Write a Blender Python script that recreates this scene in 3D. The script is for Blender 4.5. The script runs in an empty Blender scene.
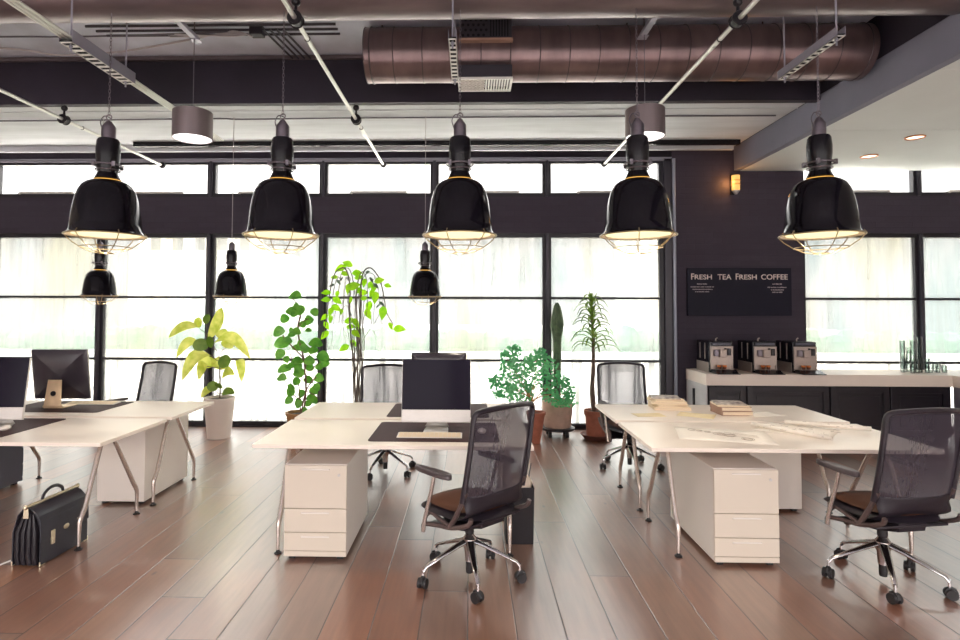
import bpy, bmesh, math, random
from math import pi, sin, cos, radians, sqrt
from mathutils import Vector, Matrix
random.seed(7)
SC = bpy.context.scene
COL = SC.collection
V = Vector

# ------------------------------------------------------------------ mesh builder
class MB:
    def __init__(self):
        self.v = []; self.f = []
    def _add(self, vs, fs, M=None):
        n = len(self.v)
        if M is not None: vs = [M @ V(p) for p in vs]
        self.v += [tuple(p) for p in vs]
        self.f += [tuple(i + n for i in f) for f in fs]
        return self
    def box(self, a, b, M=None):
        x0, y0, z0 = a; x1, y1, z1 = b
        vs = [(x0,y0,z0),(x1,y0,z0),(x1,y1,z0),(x0,y1,z0),(x0,y0,z1),(x1,y0,z1),(x1,y1,z1),(x0,y1,z1)]
        return self._add(vs, [(0,3,2,1),(4,5,6,7),(0,1,5,4),(1,2,6,5),(2,3,7,6),(3,0,4,7)], M)
    def cbox(self, c, s, M=None):
        return self.box([c[i]-s[i]/2 for i in range(3)], [c[i]+s[i]/2 for i in range(3)], M)
    def tube(self, pts, r, n=10, M=None, closed=False, cap=True, flat=1.0, upv=None):
        """sweep a circle (or ellipse) along a polyline; r number or list"""
        P = [V(p) for p in pts]; m = len(P)
        R = r if isinstance(r, (list, tuple)) else [r]*m
        vs = []; up = None
        for i in range(m):
            if closed: t = (P[(i+1) % m]-P[i-1])
            else: t = P[min(i+1, m-1)]-P[max(i-1, 0)]
            t.normalize()
            if up is None:
                up = V(upv) if upv else (V((0,0,1)) if abs(t.z) < .9 else V((0,1,0)))
            a = t.cross(up)
            if a.length < 1e-5: a = t.orthogonal()
            a.normalize(); b = a.cross(t).normalized()
            if not upv: up = b
            for k in range(n):
                th = 2*pi*k/n
                vs.append(P[i]+a*(R[i]*cos(th))+b*(R[i]*flat*sin(th)))
        fs = []
        for i in range(m if closed else m-1):
            j = (i+1) % m
            for k in range(n):
                l = (k+1) % n
                fs.append((i*n+k, i*n+l, j*n+l, j*n+k))
        if cap and not closed:
            fs.append(tuple(reversed(range(n)))); fs.append(tuple((m-1)*n+k for k in range(n)))
        fs = [tuple(reversed(f)) for f in fs]
        return self._add(vs, fs, M)
    def cyl(self, p0, p1, r, r1=None, n=20, M=None):
        return self.tube([p0, p1], [r, r if r1 is None else r1], n, M)
    def lathe(self, prof, n=32, c=(0,0,0), M=None, closed=False, star=None, cap=True):
        """prof: list of (r,z); star: function(theta)->factor"""
        vs = []; m = len(prof)
        for (r, z) in prof:
            for k in range(n):
                th = 2*pi*k/n; q = r*(star(th) if star else 1)
                vs.append((c[0]+q*cos(th), c[1]+q*sin(th), c[2]+z))
        fs = []
        for i in range(m if closed else m-1):
            j = (i+1) % m
            for k in range(n):
                l = (k+1) % n
                fs.append((i*n+k, i*n+l, j*n+l, j*n+k))
        if cap and not closed:
            if prof[0][0] > 1e-4: fs.append(tuple(reversed(range(n))))
            if prof[-1][0] > 1e-4: fs.append(tuple((m-1)*n+k for k in range(n)))
        return self._add(vs, fs, M)
    def ring(self, c, R, r, n=32, k=8, axis='z', M=None):
        pts = []
        for i in range(n):
            t = 2*pi*i/n
            d = {'z': (cos(t)*R, sin(t)*R, 0), 'y': (cos(t)*R, 0, sin(t)*R), 'x': (0, cos(t)*R, sin(t)*R)}[axis]
            pts.append((c[0]+d[0], c[1]+d[1], c[2]+d[2]))
        return self.tube(pts, r, k, M, closed=True, upv={'z': (0,0,1), 'y': (0,1,0), 'x': (1,0,0)}[axis])
    def prism(self, poly, h0, h1, axis='z', M=None):
        """poly of 2D points extruded along axis. axis x: (y,z), y: (x,z), z: (x,y)"""
        def P(p, h):
            return {'z': (p[0], p[1], h), 'y': (p[0], h, p[1]), 'x': (h, p[0], p[1])}[axis]
        n = len(poly)
        vs = [P(p, h0) for p in poly]+[P(p, h1) for p in poly]
        fs = [tuple(range(n)), tuple(range(2*n-1, n-1, -1))]
        fs += [(i, i+n, (i+1) % n+n, (i+1) % n) for i in range(n)]
        return self._add(vs, fs, M)
    def grid(self, nu, nv, fn, M=None):
        vs = [fn(i/nu, j/nv) for i in range(nu+1) for j in range(nv+1)]
        fs = [(i*(nv+1)+j, (i+1)*(nv+1)+j, (i+1)*(nv+1)+j+1, i*(nv+1)+j+1) for i in range(nu) for j in range(nv)]
        return self._add(vs, fs, M)
    def ball(self, c, r, n=16, m=10, s=(1,1,1), M=None):
        prof = [(max(r*sin(pi*i/m), 0), -r*cos(pi*i/m)) for i in range(m+1)]
        T = Matrix.Translation(c) @ Matrix.Diagonal((s[0], s[1], s[2], 1))
        if M is not None: T = M @ T
        return self.lathe(prof, n, M=T)
    def build(self, name, mat, parent=None, bevel=0, smooth=40, seg=2, fix=True, solid=0, loc=None):
        me = bpy.data.meshes.new(name)
        me.from_pydata(self.v, [], self.f)
        if fix:
            bm = bmesh.new(); bm.from_mesh(me)
            bmesh.ops.remove_doubles(bm, verts=bm.verts, dist=1e-6)
            bmesh.ops.recalc_face_normals(bm, faces=bm.faces)
            bm.to_mesh(me); bm.free()
        if smooth:
            me.polygons.foreach_set('use_smooth', [True]*len(me.polygons))
            me.set_sharp_from_angle(angle=radians(smooth))
        me.materials.append(mat)
        o = bpy.data.objects.new(name, me); COL.objects.link(o)
        if parent is not None: o.parent = parent
        if loc: o.location = loc
        if solid:
            md = o.modifiers.new('s', 'SOLIDIFY'); md.thickness = solid
        if bevel:
            md = o.modifiers.new('b', 'BEVEL'); md.width = bevel; md.segments = seg
            md.limit_method = 'ANGLE'; md.angle_limit = radians(40); md.harden_normals = False
        return o

def tag(o, label=None, cat=None, group=None, kind=None):
    if label: o['label'] = label
    if cat: o['category'] = cat
    if group: o['group'] = group
    if kind: o['kind'] = kind
    return o
def thing(name, label, cat, loc=(0,0,0), rz=0, group=None):
    o = bpy.data.objects.new(name, None); COL.objects.link(o)
    o.location = loc; o.rotation_euler = (0,0,rz); o.empty_display_size = .1
    return tag(o, label, cat, group)
def struct(o, label=None):
    o['kind'] = 'structure'
    if label: o['label'] = label
    return o
CH = {}
def children(o): return [c for c in COL.objects if c.parent == o]
def copy_tree(o, parent=None):
    c = o.copy(); COL.objects.link(c)
    if parent is not None: c.parent = parent
    for ch in children(o): copy_tree(ch, c)
    return c
def catmull(pts, k=6):
    P = [V(p) for p in pts]; out = []
    for i in range(len(P)-1):
        a = P[max(i-1, 0)]; b = P[i]; c = P[i+1]; d = P[min(i+2, len(P)-1)]
        for j in range(k):
            t = j/k
            out.append(.5*((2*b)+(c-a)*t+(2*a-5*b+4*c-d)*t*t+(3*b-a-3*c+d)*t*t*t))
    out.append(P[-1]); return out

# ------------------------------------------------------------------ materials
def nt_new(name):
    m = bpy.data.materials.new(name); m.use_nodes = True
    nt = m.node_tree; b = nt.nodes['Principled BSDF']
    return m, nt, b
def N(nt, t, **k):
    n = nt.nodes.new(t)
    for a, v in k.items(): setattr(n, a, v)
    return n
def srgb(r, g, b):
    f = lambda c: ((c/255+.055)/1.055)**2.4 if c/255 > .04045 else c/255/12.92
    return (f(r), f(g), f(b), 1)
def mat(name, col, rough=.5, metal=0, spec=.5, noise=0, nscale=8, bump=0, bscale=60, stretch=(1,1,1), coat=0, emit=None, estr=0, trans=0, col2=None, sheen=0):
    m, nt, b = nt_new(name)
    if len(col) == 3: col = (*col, 1)
    b.inputs['Base Color'].default_value = col
    b.inputs['Roughness'].default_value = rough
    b.inputs['Metallic'].default_value = metal
    b.inputs['Specular IOR Level'].default_value = spec
    b.inputs['Coat Weight'].default_value = coat
    b.inputs['Sheen Weight'].default_value = sheen
    if emit:
        b.inputs['Emission Color'].default_value = (*emit[:3], 1); b.inputs['Emission Strength'].default_value = estr
    if noise or bump or col2:
        tc = N(nt, 'ShaderNodeTexCoord'); mp = N(nt, 'ShaderNodeMapping')
        mp.inputs['Scale'].default_value = stretch
        nt.links.new(tc.outputs['Object'], mp.inputs['Vector'])
    if noise or col2:
        nz = N(nt, 'ShaderNodeTexNoise'); nz.inputs['Scale'].default_value = nscale; nz.inputs['Detail'].default_value = 5
        nt.links.new(mp.outputs[0], nz.inputs['Vector'])
        rp = N(nt, 'ShaderNodeValToRGB'); rp.color_ramp.elements[0].position = .3; rp.color_ramp.elements[1].position = .7
        c2 = col2 if col2 else tuple(min(1, c*(1+noise)) for c in col[:3])
        c1 = col[:3] if col2 else tuple(c*(1-noise) for c in col[:3])
        rp.color_ramp.elements[0].color = (*c1, 1); rp.color_ramp.elements[1].color = (*c2[:3], 1)
        nt.links.new(nz.outputs['Fac'], rp.inputs[0]); nt.links.new(rp.outputs[0], b.inputs['Base Color'])
    if bump:
        n2 = N(nt, 'ShaderNodeTexNoise'); n2.inputs['Scale'].default_value = bscale; n2.inputs['Detail'].default_value = 4
        nt.links.new(mp.outputs[0], n2.inputs['Vector'])
        bp = N(nt, 'ShaderNodeBump'); bp.inputs['Strength'].default_value = bump; bp.inputs['Distance'].default_value = .01
        nt.links.new(n2.outputs['Fac'], bp.inputs['Height']); nt.links.new(bp.outputs[0], b.inputs['Normal'])
    return m
def emat(name, col, s):
    m = mat(name, (.06,.055,.045), .6, emit=col, estr=s)
    return m

M = {}
M['white'] = mat('white_laminate', srgb(232,224,216), .35, noise=.01, nscale=3)
M['desk'] = mat('desk_laminate', srgb(246,233,220), .3, noise=.015, nscale=2)
M['drawer'] = mat('drawer_front_warm_lit', srgb(218,206,190), .42, noise=.01, nscale=3)  # warm light on the fronts is mixed into this beige; bodies stay white
M['chrome'] = mat('polished_chrome', (.66,.63,.64), .14, 1, noise=.03, nscale=5)
M['leg'] = mat('satin_leg_metal', srgb(214,202,194), .25, .75, noise=.03, nscale=5)
M['alu'] = mat('brushed_aluminium', srgb(205,200,196), .38, .4, noise=.04, nscale=40, stretch=(1,1,8))
M['gold'] = mat('warm_aluminium', srgb(226,196,160), .4, .25, noise=.04, nscale=30)
M['screen'] = mat('dark_glass_screen', (.010,.007,.018), .12, spec=.12, noise=.1, nscale=1)
M['monback'] = mat('glossy_dark_monitor_back', (.035,.028,.038), .16, noise=.15, nscale=2)
M['plastic'] = mat('dark_plastic', (.018,.013,.020), .45, noise=.1, nscale=20)
M['frame_dark'] = mat('chair_frame', (.018,.012,.019), .35, noise=.1, nscale=12)
M['bracket'] = mat('chair_bracket_brown', (.14,.10,.095), .35, .4, noise=.1, nscale=12)
M['armpad'] = mat('arm_pad', (.075,.058,.062), .4, noise=.1, nscale=12)
M['rubber'] = mat('caster_rubber', (.02,.018,.02), .5, noise=.1, nscale=30)
M['black'] = mat('gloss_black_enamel', (.004,.003,.006), .13, spec=.28, noise=.2, nscale=3)
M['socket'] = mat('lamp_socket_black', (.006,.005,.008), .25, .0, spec=.35, noise=.2, nscale=8)
M['wire'] = mat('cage_wire', srgb(165,145,112), .35, .6, noise=.05, nscale=8)
M['steel'] = mat('connector_steel', srgb(125,118,126), .35, .85, noise=.1, nscale=30)
M['pipe'] = mat('pale_steel_pipe', srgb(200,200,194), .35, .5, noise=.05, nscale=10)
M['clamp'] = mat('black_clamp', (.012,.01,.014), .3, .3, noise=.1, nscale=10)
M['window'] = mat('window_frame_black', (.010,.008,.014), .4, noise=.1, nscale=10)
M['windowl'] = mat('window_frame_ridge', (.03,.027,.04), .35, noise=.1, nscale=10)
M['mat'] = mat('desk_mat_leather', (.055,.026,.028), .6, spec=.15, noise=.1, nscale=30, bump=.05, bscale=300)
M['paper'] = mat('paper', srgb(247,238,226), .8, noise=.03, nscale=20)
M['ink'] = mat('pencil_lines', srgb(186,172,160), .8, noise=.1, nscale=60)
M['cream'] = mat('cream_book', srgb(236,218,190), .6, noise=.04, nscale=10)
M['bookpage'] = mat('book_pages', srgb(225,205,180), .85, noise=.08, nscale=80, stretch=(1,1,10))
M['bookbrown'] = mat('brown_book_cover', srgb(165,132,115), .6, noise=.1, nscale=12)
M['magcover'] = mat('magazine_cover', srgb(225,215,205), .5, col2=srgb(90,70,70), nscale=22)
M['envelope'] = mat('manila_envelope', srgb(240,222,180), .7, noise=.04, nscale=10)
M['leather'] = mat('black_leather', (.030,.030,.042), .30, noise=.15, nscale=12, bump=.12, bscale=220)
M['leatherdark'] = mat('black_leather_gusset', (.012,.009,.014), .45, noise=.15, nscale=12, bump=.1, bscale=220)
M['brass'] = mat('pale_brass', srgb(225,212,185), .28, .85, noise=.05, nscale=20)
M['bin'] = mat('dark_waste_bin', (.006,.003,.006), .6, noise=.1, nscale=10)
M['bag'] = mat('bin_liner', srgb(205,190,175), .5, noise=.1, nscale=20, bump=.3, bscale=40)
M['terracotta'] = mat('terracotta', srgb(165,100,80), .75, noise=.18, nscale=14, bump=.15, bscale=60)
M['terradark'] = mat('terracotta_saucer', srgb(105,62,52), .7, noise=.15, nscale=14)
M['clay'] = mat('weathered_clay', srgb(200,170,155), .8, noise=.16, nscale=9, bump=.15, bscale=50)
M['soil'] = mat('soil', (.04,.028,.02), .95, noise=.4, nscale=60, bump=.6, bscale=80)
M['whitepot'] = mat('white_pot', srgb(240,228,220), .4, noise=.02, nscale=4)
M['basket'] = mat('wooden_pot', srgb(165,120,75), .6, noise=.15, nscale=20)
M['bark'] = mat('bark', (.16,.11,.085), .8, noise=.3, nscale=30, bump=.3, bscale=60)
M['barkred'] = mat('red_brown_stem', (.17,.08,.055), .7, noise=.3, nscale=30)
M['barkgrey'] = mat('grey_stem', (.17,.14,.12), .8, noise=.3, nscale=30)
M['barkorange'] = mat('orange_stem', (.5,.22,.06), .7, noise=.2, nscale=30)
def leafmat(name, c1, c2, tr=.45, sc=10, rough=.4):
    m, nt, b = nt_new(name)
    out = nt.nodes['Material Output']
    tc = N(nt, 'ShaderNodeTexCoord'); nz = N(nt, 'ShaderNodeTexNoise'); nz.inputs['Scale'].default_value = sc
    nt.links.new(tc.outputs['Object'], nz.inputs['Vector'])
    rp = N(nt, 'ShaderNodeValToRGB'); rp.color_ramp.elements[0].position = .35; rp.color_ramp.elements[1].position = .65
    rp.color_ramp.elements[0].color = (*c1, 1); rp.color_ramp.elements[1].color = (*c2, 1)
    nt.links.new(nz.outputs['Fac'], rp.inputs[0]); nt.links.new(rp.outputs[0], b.inputs['Base Color'])
    b.inputs['Roughness'].default_value = rough
    tl = N(nt, 'ShaderNodeBsdfTranslucent'); nt.links.new(rp.outputs[0], tl.inputs[0])
    mx = N(nt, 'ShaderNodeMixShader'); mx.inputs[0].default_value = tr
    nt.links.new(b.outputs[0], mx.inputs[1]); nt.links.new(tl.outputs[0], mx.inputs[2]); nt.links.new(mx.outputs[0], out.inputs[0])
    return m
M['leaf_yellow'] = leafmat('fig_leaf_lime', (.50,.58,.06), (.80,.80,.22), .5, 9)
M['leaf_mid'] = leafmat('fig_leaf_green', (.08,.17,.015), (.18,.28,.04), .3, 9)
M['leaf_green'] = leafmat('round_leaf_green', (.07,.28,.025), (.18,.46,.05), .35, 12)
M['leaf_lime'] = leafmat('vine_leaf_lime', (.26,.68,.005), (.45,.85,.01), .55, 12)
M['leaf_dark'] = leafmat('vine_leaf_dark', (.05,.09,.05), (.10,.16,.10), .2, 12)
M['leaf_emerald'] = leafmat('bush_leaf_emerald', (.06,.38,.13), (.20,.60,.27), .35, 6)
M['leaf_blade'] = leafmat('blade_leaf', (.10,.22,.02), (.34,.50,.09), .3, 12)
M['cactus'] = leafmat('cactus_skin', (.05,.09,.045), (.13,.20,.10), .05, 14, .5)
M['spine'] = mat('cactus_spines', (.55,.52,.4), .6, noise=.1, nscale=10)
M['counter'] = mat('counter_stone', srgb(238,224,212), .3, noise=.02, nscale=4)
M['cabinet'] = mat('dark_wood_cabinet', (.010,.006,.011), .4, noise=.2, nscale=6, stretch=(1,1,6))
M['cabside'] = mat('pale_grey_panel', srgb(190,188,190), .5, noise=.05, nscale=10, stretch=(1,1,6))
M['machine'] = mat('coffee_machine_black', (.010,.009,.014), .2, noise=.1, nscale=8)
M['machinesteel'] = mat('coffee_machine_steel', srgb(172,158,150), .36, .45, noise=.05, nscale=30)
M['coffee'] = mat('coffee', (.10,.02,.008), .3, noise=.1, nscale=10)
M['crema'] = mat('orange_coffee_crema', (.75,.22,.04), .5, noise=.1, nscale=30)
M['board'] = mat('chalkboard', (.009,.008,.020), .5, spec=.2, noise=.15, nscale=3)
M['chalk'] = mat('chalk_lettering', srgb(222,208,205), .8, noise=.05, nscale=60)
M['chalkdim'] = mat('chalk_small_print', srgb(170,160,165), .8, noise=.1, nscale=60)
M['glow'] = emat('cream_lamp_diffuser', (1,.86,.46), .36)
M['glowo'] = emat('orange_vent_glow', (1,.42,.06), .4)
M['glowb'] = emat('amber_vent_glow', (1,.50,.08), .36)
M['glowd'] = emat('white_disc_diffuser', (1,.98,.93), 1.0)
M['sconce'] = emat('amber_sconce_glass', (1,.50,.12), .33)
M['spot'] = emat('warm_downlight', (1,.85,.6), .9)
M['spotring'] = mat('downlight_ring', srgb(190,110,50), .4, .5, noise=.05, nscale=10)
M['tubeduct'] = mat('brown_galvanised_duct', (.20,.165,.172), .36, .75, noise=.18, nscale=2.5, stretch=(1,4,4))
M['duct'] = mat('spiral_duct_metal', (.18,.125,.125), .34, .75, noise=.22, nscale=2.2, stretch=(3,1,1))
M['seam'] = mat('duct_seam', (.09,.07,.075), .4, .6, noise=.1, nscale=8)
M['vent'] = mat('vent_grey_metal', srgb(222,220,216), .45, .3, noise=.05, nscale=8)
M['ventdark'] = mat('vent_dark_metal', (.03,.025,.035), .45, noise=.1, nscale=8)
M['hole'] = mat('vent_void', (.006,.005,.008), .8, noise=.1, nscale=8)
M['traysteel'] = mat('perforated_tray_steel', srgb(150,148,160), .4, .4, noise=.05, nscale=8)
M['cable'] = mat('grey_cable', (.10,.09,.11), .5, noise=.1, nscale=8)
M['cablel'] = mat('pale_cable', (.40,.37,.38), .5, noise=.1, nscale=8)
M['cyllamp'] = mat('brown_brushed_cylinder', srgb(140,128,130), .32, .6, noise=.15, nscale=6, stretch=(1,1,.1))
M['beam'] = mat('dark_header_paint', (.019,.014,.026), .7, noise=.35, nscale=1.5, bump=.1, bscale=30)
M['ceiling'] = mat('upper_ceiling_concrete', (.58,.61,.70), .8, noise=.25, nscale=1.3, bump=.2, bscale=14)
M['soffit'] = mat('pale_board_marked_soffit', (.56,.58,.61), .75, noise=.12, nscale=2.2, stretch=(.4,3,1), bump=.12, bscale=20)
M['bulk_face'] = mat('grey_bulkhead_face', srgb(118,118,134), .75, noise=.08, nscale=2, bump=.05, bscale=40)
M['bulk_under'] = mat('white_bulkhead_underside', srgb(208,212,210), .7, noise=.03, nscale=2)
M['whitewall'] = mat('plain_pale_wall', srgb(215,208,200), .8, noise=.03, nscale=2)
M['conduit'] = mat('pale_conduit', srgb(150,155,170), .4, .2, noise=.05, nscale=6)
M['hedge'] = leafmat('garden_hedge', (.10,.20,.13), (.22,.34,.22), .2, 2.0, .7)
M['paving'] = mat('pale_paving', srgb(235,232,222), .8, noise=.04, nscale=.8)
M['facade'] = mat('distant_facade', srgb(235,236,228), .8, noise=.04, nscale=.6)
M['panel'] = mat('dark_grey_cabinet', srgb(78,78,92), .4, noise=.05, nscale=6)

def brick_wall(name, c1, c2, cm, rough=.75, sw=.24, sh=.075):
    m, nt, b = nt_new(name)
    tc = N(nt, 'ShaderNodeTexCoord'); sp = N(nt, 'ShaderNodeSeparateXYZ'); cb = N(nt, 'ShaderNodeCombineXYZ')
    nt.links.new(tc.outputs['Object'], sp.inputs[0]); nt.links.new(sp.outputs[0], cb.inputs[0]); nt.links.new(sp.outputs[2], cb.inputs[1])
    bt = N(nt, 'ShaderNodeTexBrick'); bt.inputs['Scale'].default_value = 1
    bt.inputs['Brick Width'].default_value = sw; bt.inputs['Row Height'].default_value = sh; bt.inputs['Mortar Size'].default_value = .004
    bt.inputs['Mortar Smooth'].default_value = .5
    bt.inputs['Color1'].default_value = (*c1, 1); bt.inputs['Color2'].default_value = (*c2, 1); bt.inputs['Mortar'].default_value = (*cm, 1)
    nt.links.new(cb.outputs[0], bt.inputs['Vector']); nt.links.new(bt.outputs['Color'], b.inputs['Base Color'])
    bp = N(nt, 'ShaderNodeBump'); bp.inputs['Strength'].default_value = .4; bp.inputs['Distance'].default_value = .004; bp.invert = True
    nt.links.new(bt.outputs['Fac'], bp.inputs['Height']); nt.links.new(bp.outputs[0], b.inputs['Normal'])
    b.inputs['Roughness'].default_value = rough
    return m
M['darkbrick'] = brick_wall('plum_painted_brick', (.034,.025,.042), (.040,.030,.049), (.030,.022,.037))

def wood_floor():
    m, nt, b = nt_new('oiled_plank_floor')
    L = nt.links.new
    def mth(op, a, bb=None, c=None):
        n = N(nt, 'ShaderNodeMath', operation=op)
        for i, x in enumerate((a, bb, c)):
            if x is None: continue
            if isinstance(x, (int, float)): n.inputs[i].default_value = x
            else: L(x, n.inputs[i])
        return n.outputs[0]
    tc = N(nt, 'ShaderNodeTexCoord'); sp = N(nt, 'ShaderNodeSeparateXYZ'); L(tc.outputs['Object'], sp.inputs[0])
    W, LEN = .2435, 2.3
    u = mth('DIVIDE', mth('SUBTRACT', sp.outputs[0], .235), W)
    row = mth('FLOOR', u); fu = mth('FRACT', u)
    wn = N(nt, 'ShaderNodeTexWhiteNoise', noise_dimensions='1D'); L(row, wn.inputs['W'])
    v = mth('ADD', mth('DIVIDE', sp.outputs[1], LEN), mth('MULTIPLY', wn.outputs['Value'], 7.3))
    colm = mth('FLOOR', v); fv = mth('FRACT', v)
    cb = N(nt, 'ShaderNodeCombineXYZ'); L(row, cb.inputs[0]); L(colm, cb.inputs[1])
    w2 = N(nt, 'ShaderNodeTexWhiteNoise', noise_dimensions='3D'); L(cb.outputs[0], w2.inputs['Vector'])
    # distance to plank edges in metres
    du = mth('MULTIPLY', mth('MINIMUM', fu, mth('SUBTRACT', 1, fu)), W)
    dv = mth('MULTIPLY', mth('MINIMUM', fv, mth('SUBTRACT', 1, fv)), LEN)
    d = mth('MINIMUM', du, dv)
    mr = N(nt, 'ShaderNodeMapRange'); mr.inputs['From Min'].default_value = .001; mr.inputs['From Max'].default_value = .0045
    L(d, mr.inputs['Value'])
    # grain
    g = N(nt, 'ShaderNodeCombineXYZ')
    L(mth('MULTIPLY', sp.outputs[0], 14), g.inputs[0]); L(mth('MULTIPLY', sp.outputs[1], 1.1), g.inputs[1]); L(mth('MULTIPLY', w2.outputs['Value'], 40), g.inputs[2])
    nz = N(nt, 'ShaderNodeTexNoise'); nz.inputs['Scale'].default_value = 2.2; nz.inputs['Detail'].default_value = 8; nz.inputs['Roughness'].default_value = .55
    L(g.outputs[0], nz.inputs['Vector'])
    # knots / blotches
    g2 = N(nt, 'ShaderNodeCombineXYZ'); L(mth('MULTIPLY', sp.outputs[0], 2.2), g2.inputs[0]); L(sp.outputs[1], g2.inputs[1]); L(mth('MULTIPLY', w2.outputs['Value'], 9), g2.inputs[2])
    n3 = N(nt, 'ShaderNodeTexNoise'); n3.inputs['Scale'].default_value = 2.6; n3.inputs['Detail'].default_value = 3; L(g2.outputs[0], n3.inputs['Vector'])
    vo = N(nt, 'ShaderNodeTexVoronoi'); vo.inputs['Scale'].default_value = 1.7; L(g2.outputs[0], vo.inputs['Vector'])
    kn = N(nt, 'ShaderNodeMapRange'); kn.inputs['From Min'].default_value = .0; kn.inputs['From Max'].default_value = .06; L(vo.outputs['Distance'], kn.inputs['Value'])
    rp = N(nt, 'ShaderNodeValToRGB'); cr = rp.color_ramp
    cr.elements[0].position = 0; cr.elements[0].color = (.16,.085,.058,1)
    cr.elements[1].position = 1; cr.elements[1].color = (.36,.165,.088,1)
    e = cr.elements.new(.35); e.color = (.29,.115,.062,1)
    e = cr.elements.new(.7); e.color = (.20,.125,.095,1)
    L(w2.outputs['Value'], rp.inputs[0])
    mix = N(nt, 'ShaderNodeMix', data_type='RGBA', blend_type='MULTIPLY'); mix.inputs['Factor'].default_value = 1
    gr = N(nt, 'ShaderNodeValToRGB'); gr.color_ramp.elements[0].position = .25; gr.color_ramp.elements[0].color = (.72,.68,.66,1)
    gr.color_ramp.elements[1].position = .75; gr.color_ramp.elements[1].color = (1.15,1.12,1.1,1)
    L(mth('ADD', mth('MULTIPLY', nz.outputs['Fac'], .65), mth('MULTIPLY', n3.outputs['Fac'], .35)), gr.inputs[0])
    L(rp.outputs[0], mix.inputs['A']); L(gr.outputs[0], mix.inputs['B'])
    mk = N(nt, 'ShaderNodeMix', data_type='RGBA'); L(kn.outputs[0], mk.inputs['Factor']); mk.inputs['A'].default_value = (.08,.045,.035,1); L(mix.outputs['Result'], mk.inputs['B'])
    m3 = N(nt, 'ShaderNodeMix', data_type='RGBA'); L(mr.outputs[0], m3.inputs['Factor'])
    m3.inputs['A'].default_value = (.035,.02,.018,1); L(mk.outputs['Result'], m3.inputs['B'])
    L(m3.outputs['Result'], b.inputs['Base Color'])
    rr = N(nt, 'ShaderNodeMapRange'); rr.inputs['To Min'].default_value = .36; rr.inputs['To Max'].default_value = .46; L(n3.outputs['Fac'], rr.inputs['Value'])
    L(rr.outputs[0], b.inputs['Roughness'])
    h = mth('ADD', mth('MULTIPLY', mr.outputs[0], .8), mth('MULTIPLY', nz.outputs['Fac'], .10))
    bp = N(nt, 'ShaderNodeBump'); bp.inputs['Strength'].default_value = .5; bp.inputs['Distance'].default_value = .004
    L(h, bp.inputs['Height']); L(bp.outputs[0], b.inputs['Normal'])
    b.inputs['Specular IOR Level'].default_value = .8; b.inputs['Coat Weight'].default_value = 1; b.inputs['Coat Roughness'].default_value = .26; b.inputs['Coat IOR'].default_value = 2.25; L(bp.outputs[0], b.inputs['Coat Normal'])
    return m
M['floor'] = wood_floor()

def pane_mat(name, amount, veil=.0):
    """thin window pane: see-through, faintly streaked like wet reeded glass"""
    m, nt, b = nt_new(name); L = nt.links.new
    out = nt.nodes['Material Output']; nt.nodes.remove(b)
    tc = N(nt, 'ShaderNodeTexCoord'); mp = N(nt, 'ShaderNodeMapping'); mp.inputs['Scale'].default_value = (9, 1, .5)
    L(tc.outputs['Object'], mp.inputs['Vector'])
    n1 = N(nt, 'ShaderNodeTexNoise'); n1.inputs['Scale'].default_value = 1.6; n1.inputs['Detail'].default_value = 4; L(mp.outputs[0], n1.inputs['Vector'])
    mp2 = N(nt, 'ShaderNodeMapping'); mp2.inputs['Scale'].default_value = (1.1, 1, .45); L(tc.outputs['Object'], mp2.inputs['Vector'])
    n2 = N(nt, 'ShaderNodeTexNoise'); n2.inputs['Scale'].default_value = 1.5; n2.inputs['Detail'].default_value = 2; L(mp2.outputs[0], n2.inputs['Vector'])
    rp = N(nt, 'ShaderNodeValToRGB'); e = rp.color_ramp.elements
    a = amount
    e[0].position = .3; e[0].color = (1-a*.8, 1-a*.5, 1-a*.45, 1)
    e[1].position = .7; e[1].color = (1-a*.1, 1-a*.2, 1-a*.6, 1)
    x = rp.color_ramp.elements.new(.5); x.color = (1, 1, 1, 1)
    L(n2.outputs['Fac'], rp.inputs[0])
    r2 = N(nt, 'ShaderNodeMapRange'); r2.inputs['From Min'].default_value = .3; r2.inputs['From Max'].default_value = .7
    r2.inputs['To Min'].default_value = 1-a*1.1; r2.inputs['To Max'].default_value = 1; L(n1.outputs['Fac'], r2.inputs['Value'])
    mx = N(nt, 'ShaderNodeMix', data_type='RGBA', blend_type='MULTIPLY'); mx.inputs['Factor'].default_value = 1
    L(rp.outputs[0], mx.inputs['A']); L(r2.outputs[0], mx.inputs['B'])
    tr = N(nt, 'ShaderNodeBsdfTransparent'); L(mx.outputs['Result'], tr.inputs[0])
    tl = N(nt, 'ShaderNodeBsdfTranslucent'); tl.inputs[0].default_value = (.155,.16,.155,1)
    r3 = N(nt, 'ShaderNodeMapRange'); r3.inputs['From Min'].default_value = .3; r3.inputs['From Max'].default_value = .7
    r3.inputs['To Min'].default_value = veil*.6; r3.inputs['To Max'].default_value = min(1, veil*1.4); L(n1.outputs['Fac'], r3.inputs['Value'])
    mv = N(nt, 'ShaderNodeMixShader'); L(r3.outputs[0], mv.inputs[0]); L(tr.outputs[0], mv.inputs[1]); L(tl.outputs[0], mv.inputs[2])
    gl = N(nt, 'ShaderNodeBsdfGlossy'); gl.inputs['Roughness'].default_value = .05
    ms = N(nt, 'ShaderNodeMixShader'); ms.inputs[0].default_value = .04
    L(mv.outputs[0], ms.inputs[1]); L(gl.outputs[0], ms.inputs[2]); L(ms.outputs[0], out.inputs[0])
    return m
M['pane'] = pane_mat('streaked_window_pane', .26, .5)
M['paneclear'] = pane_mat('clear_window_pane', .03, .02)
M['panelow'] = pane_mat('frosted_window_pane', .05, .6)

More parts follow.
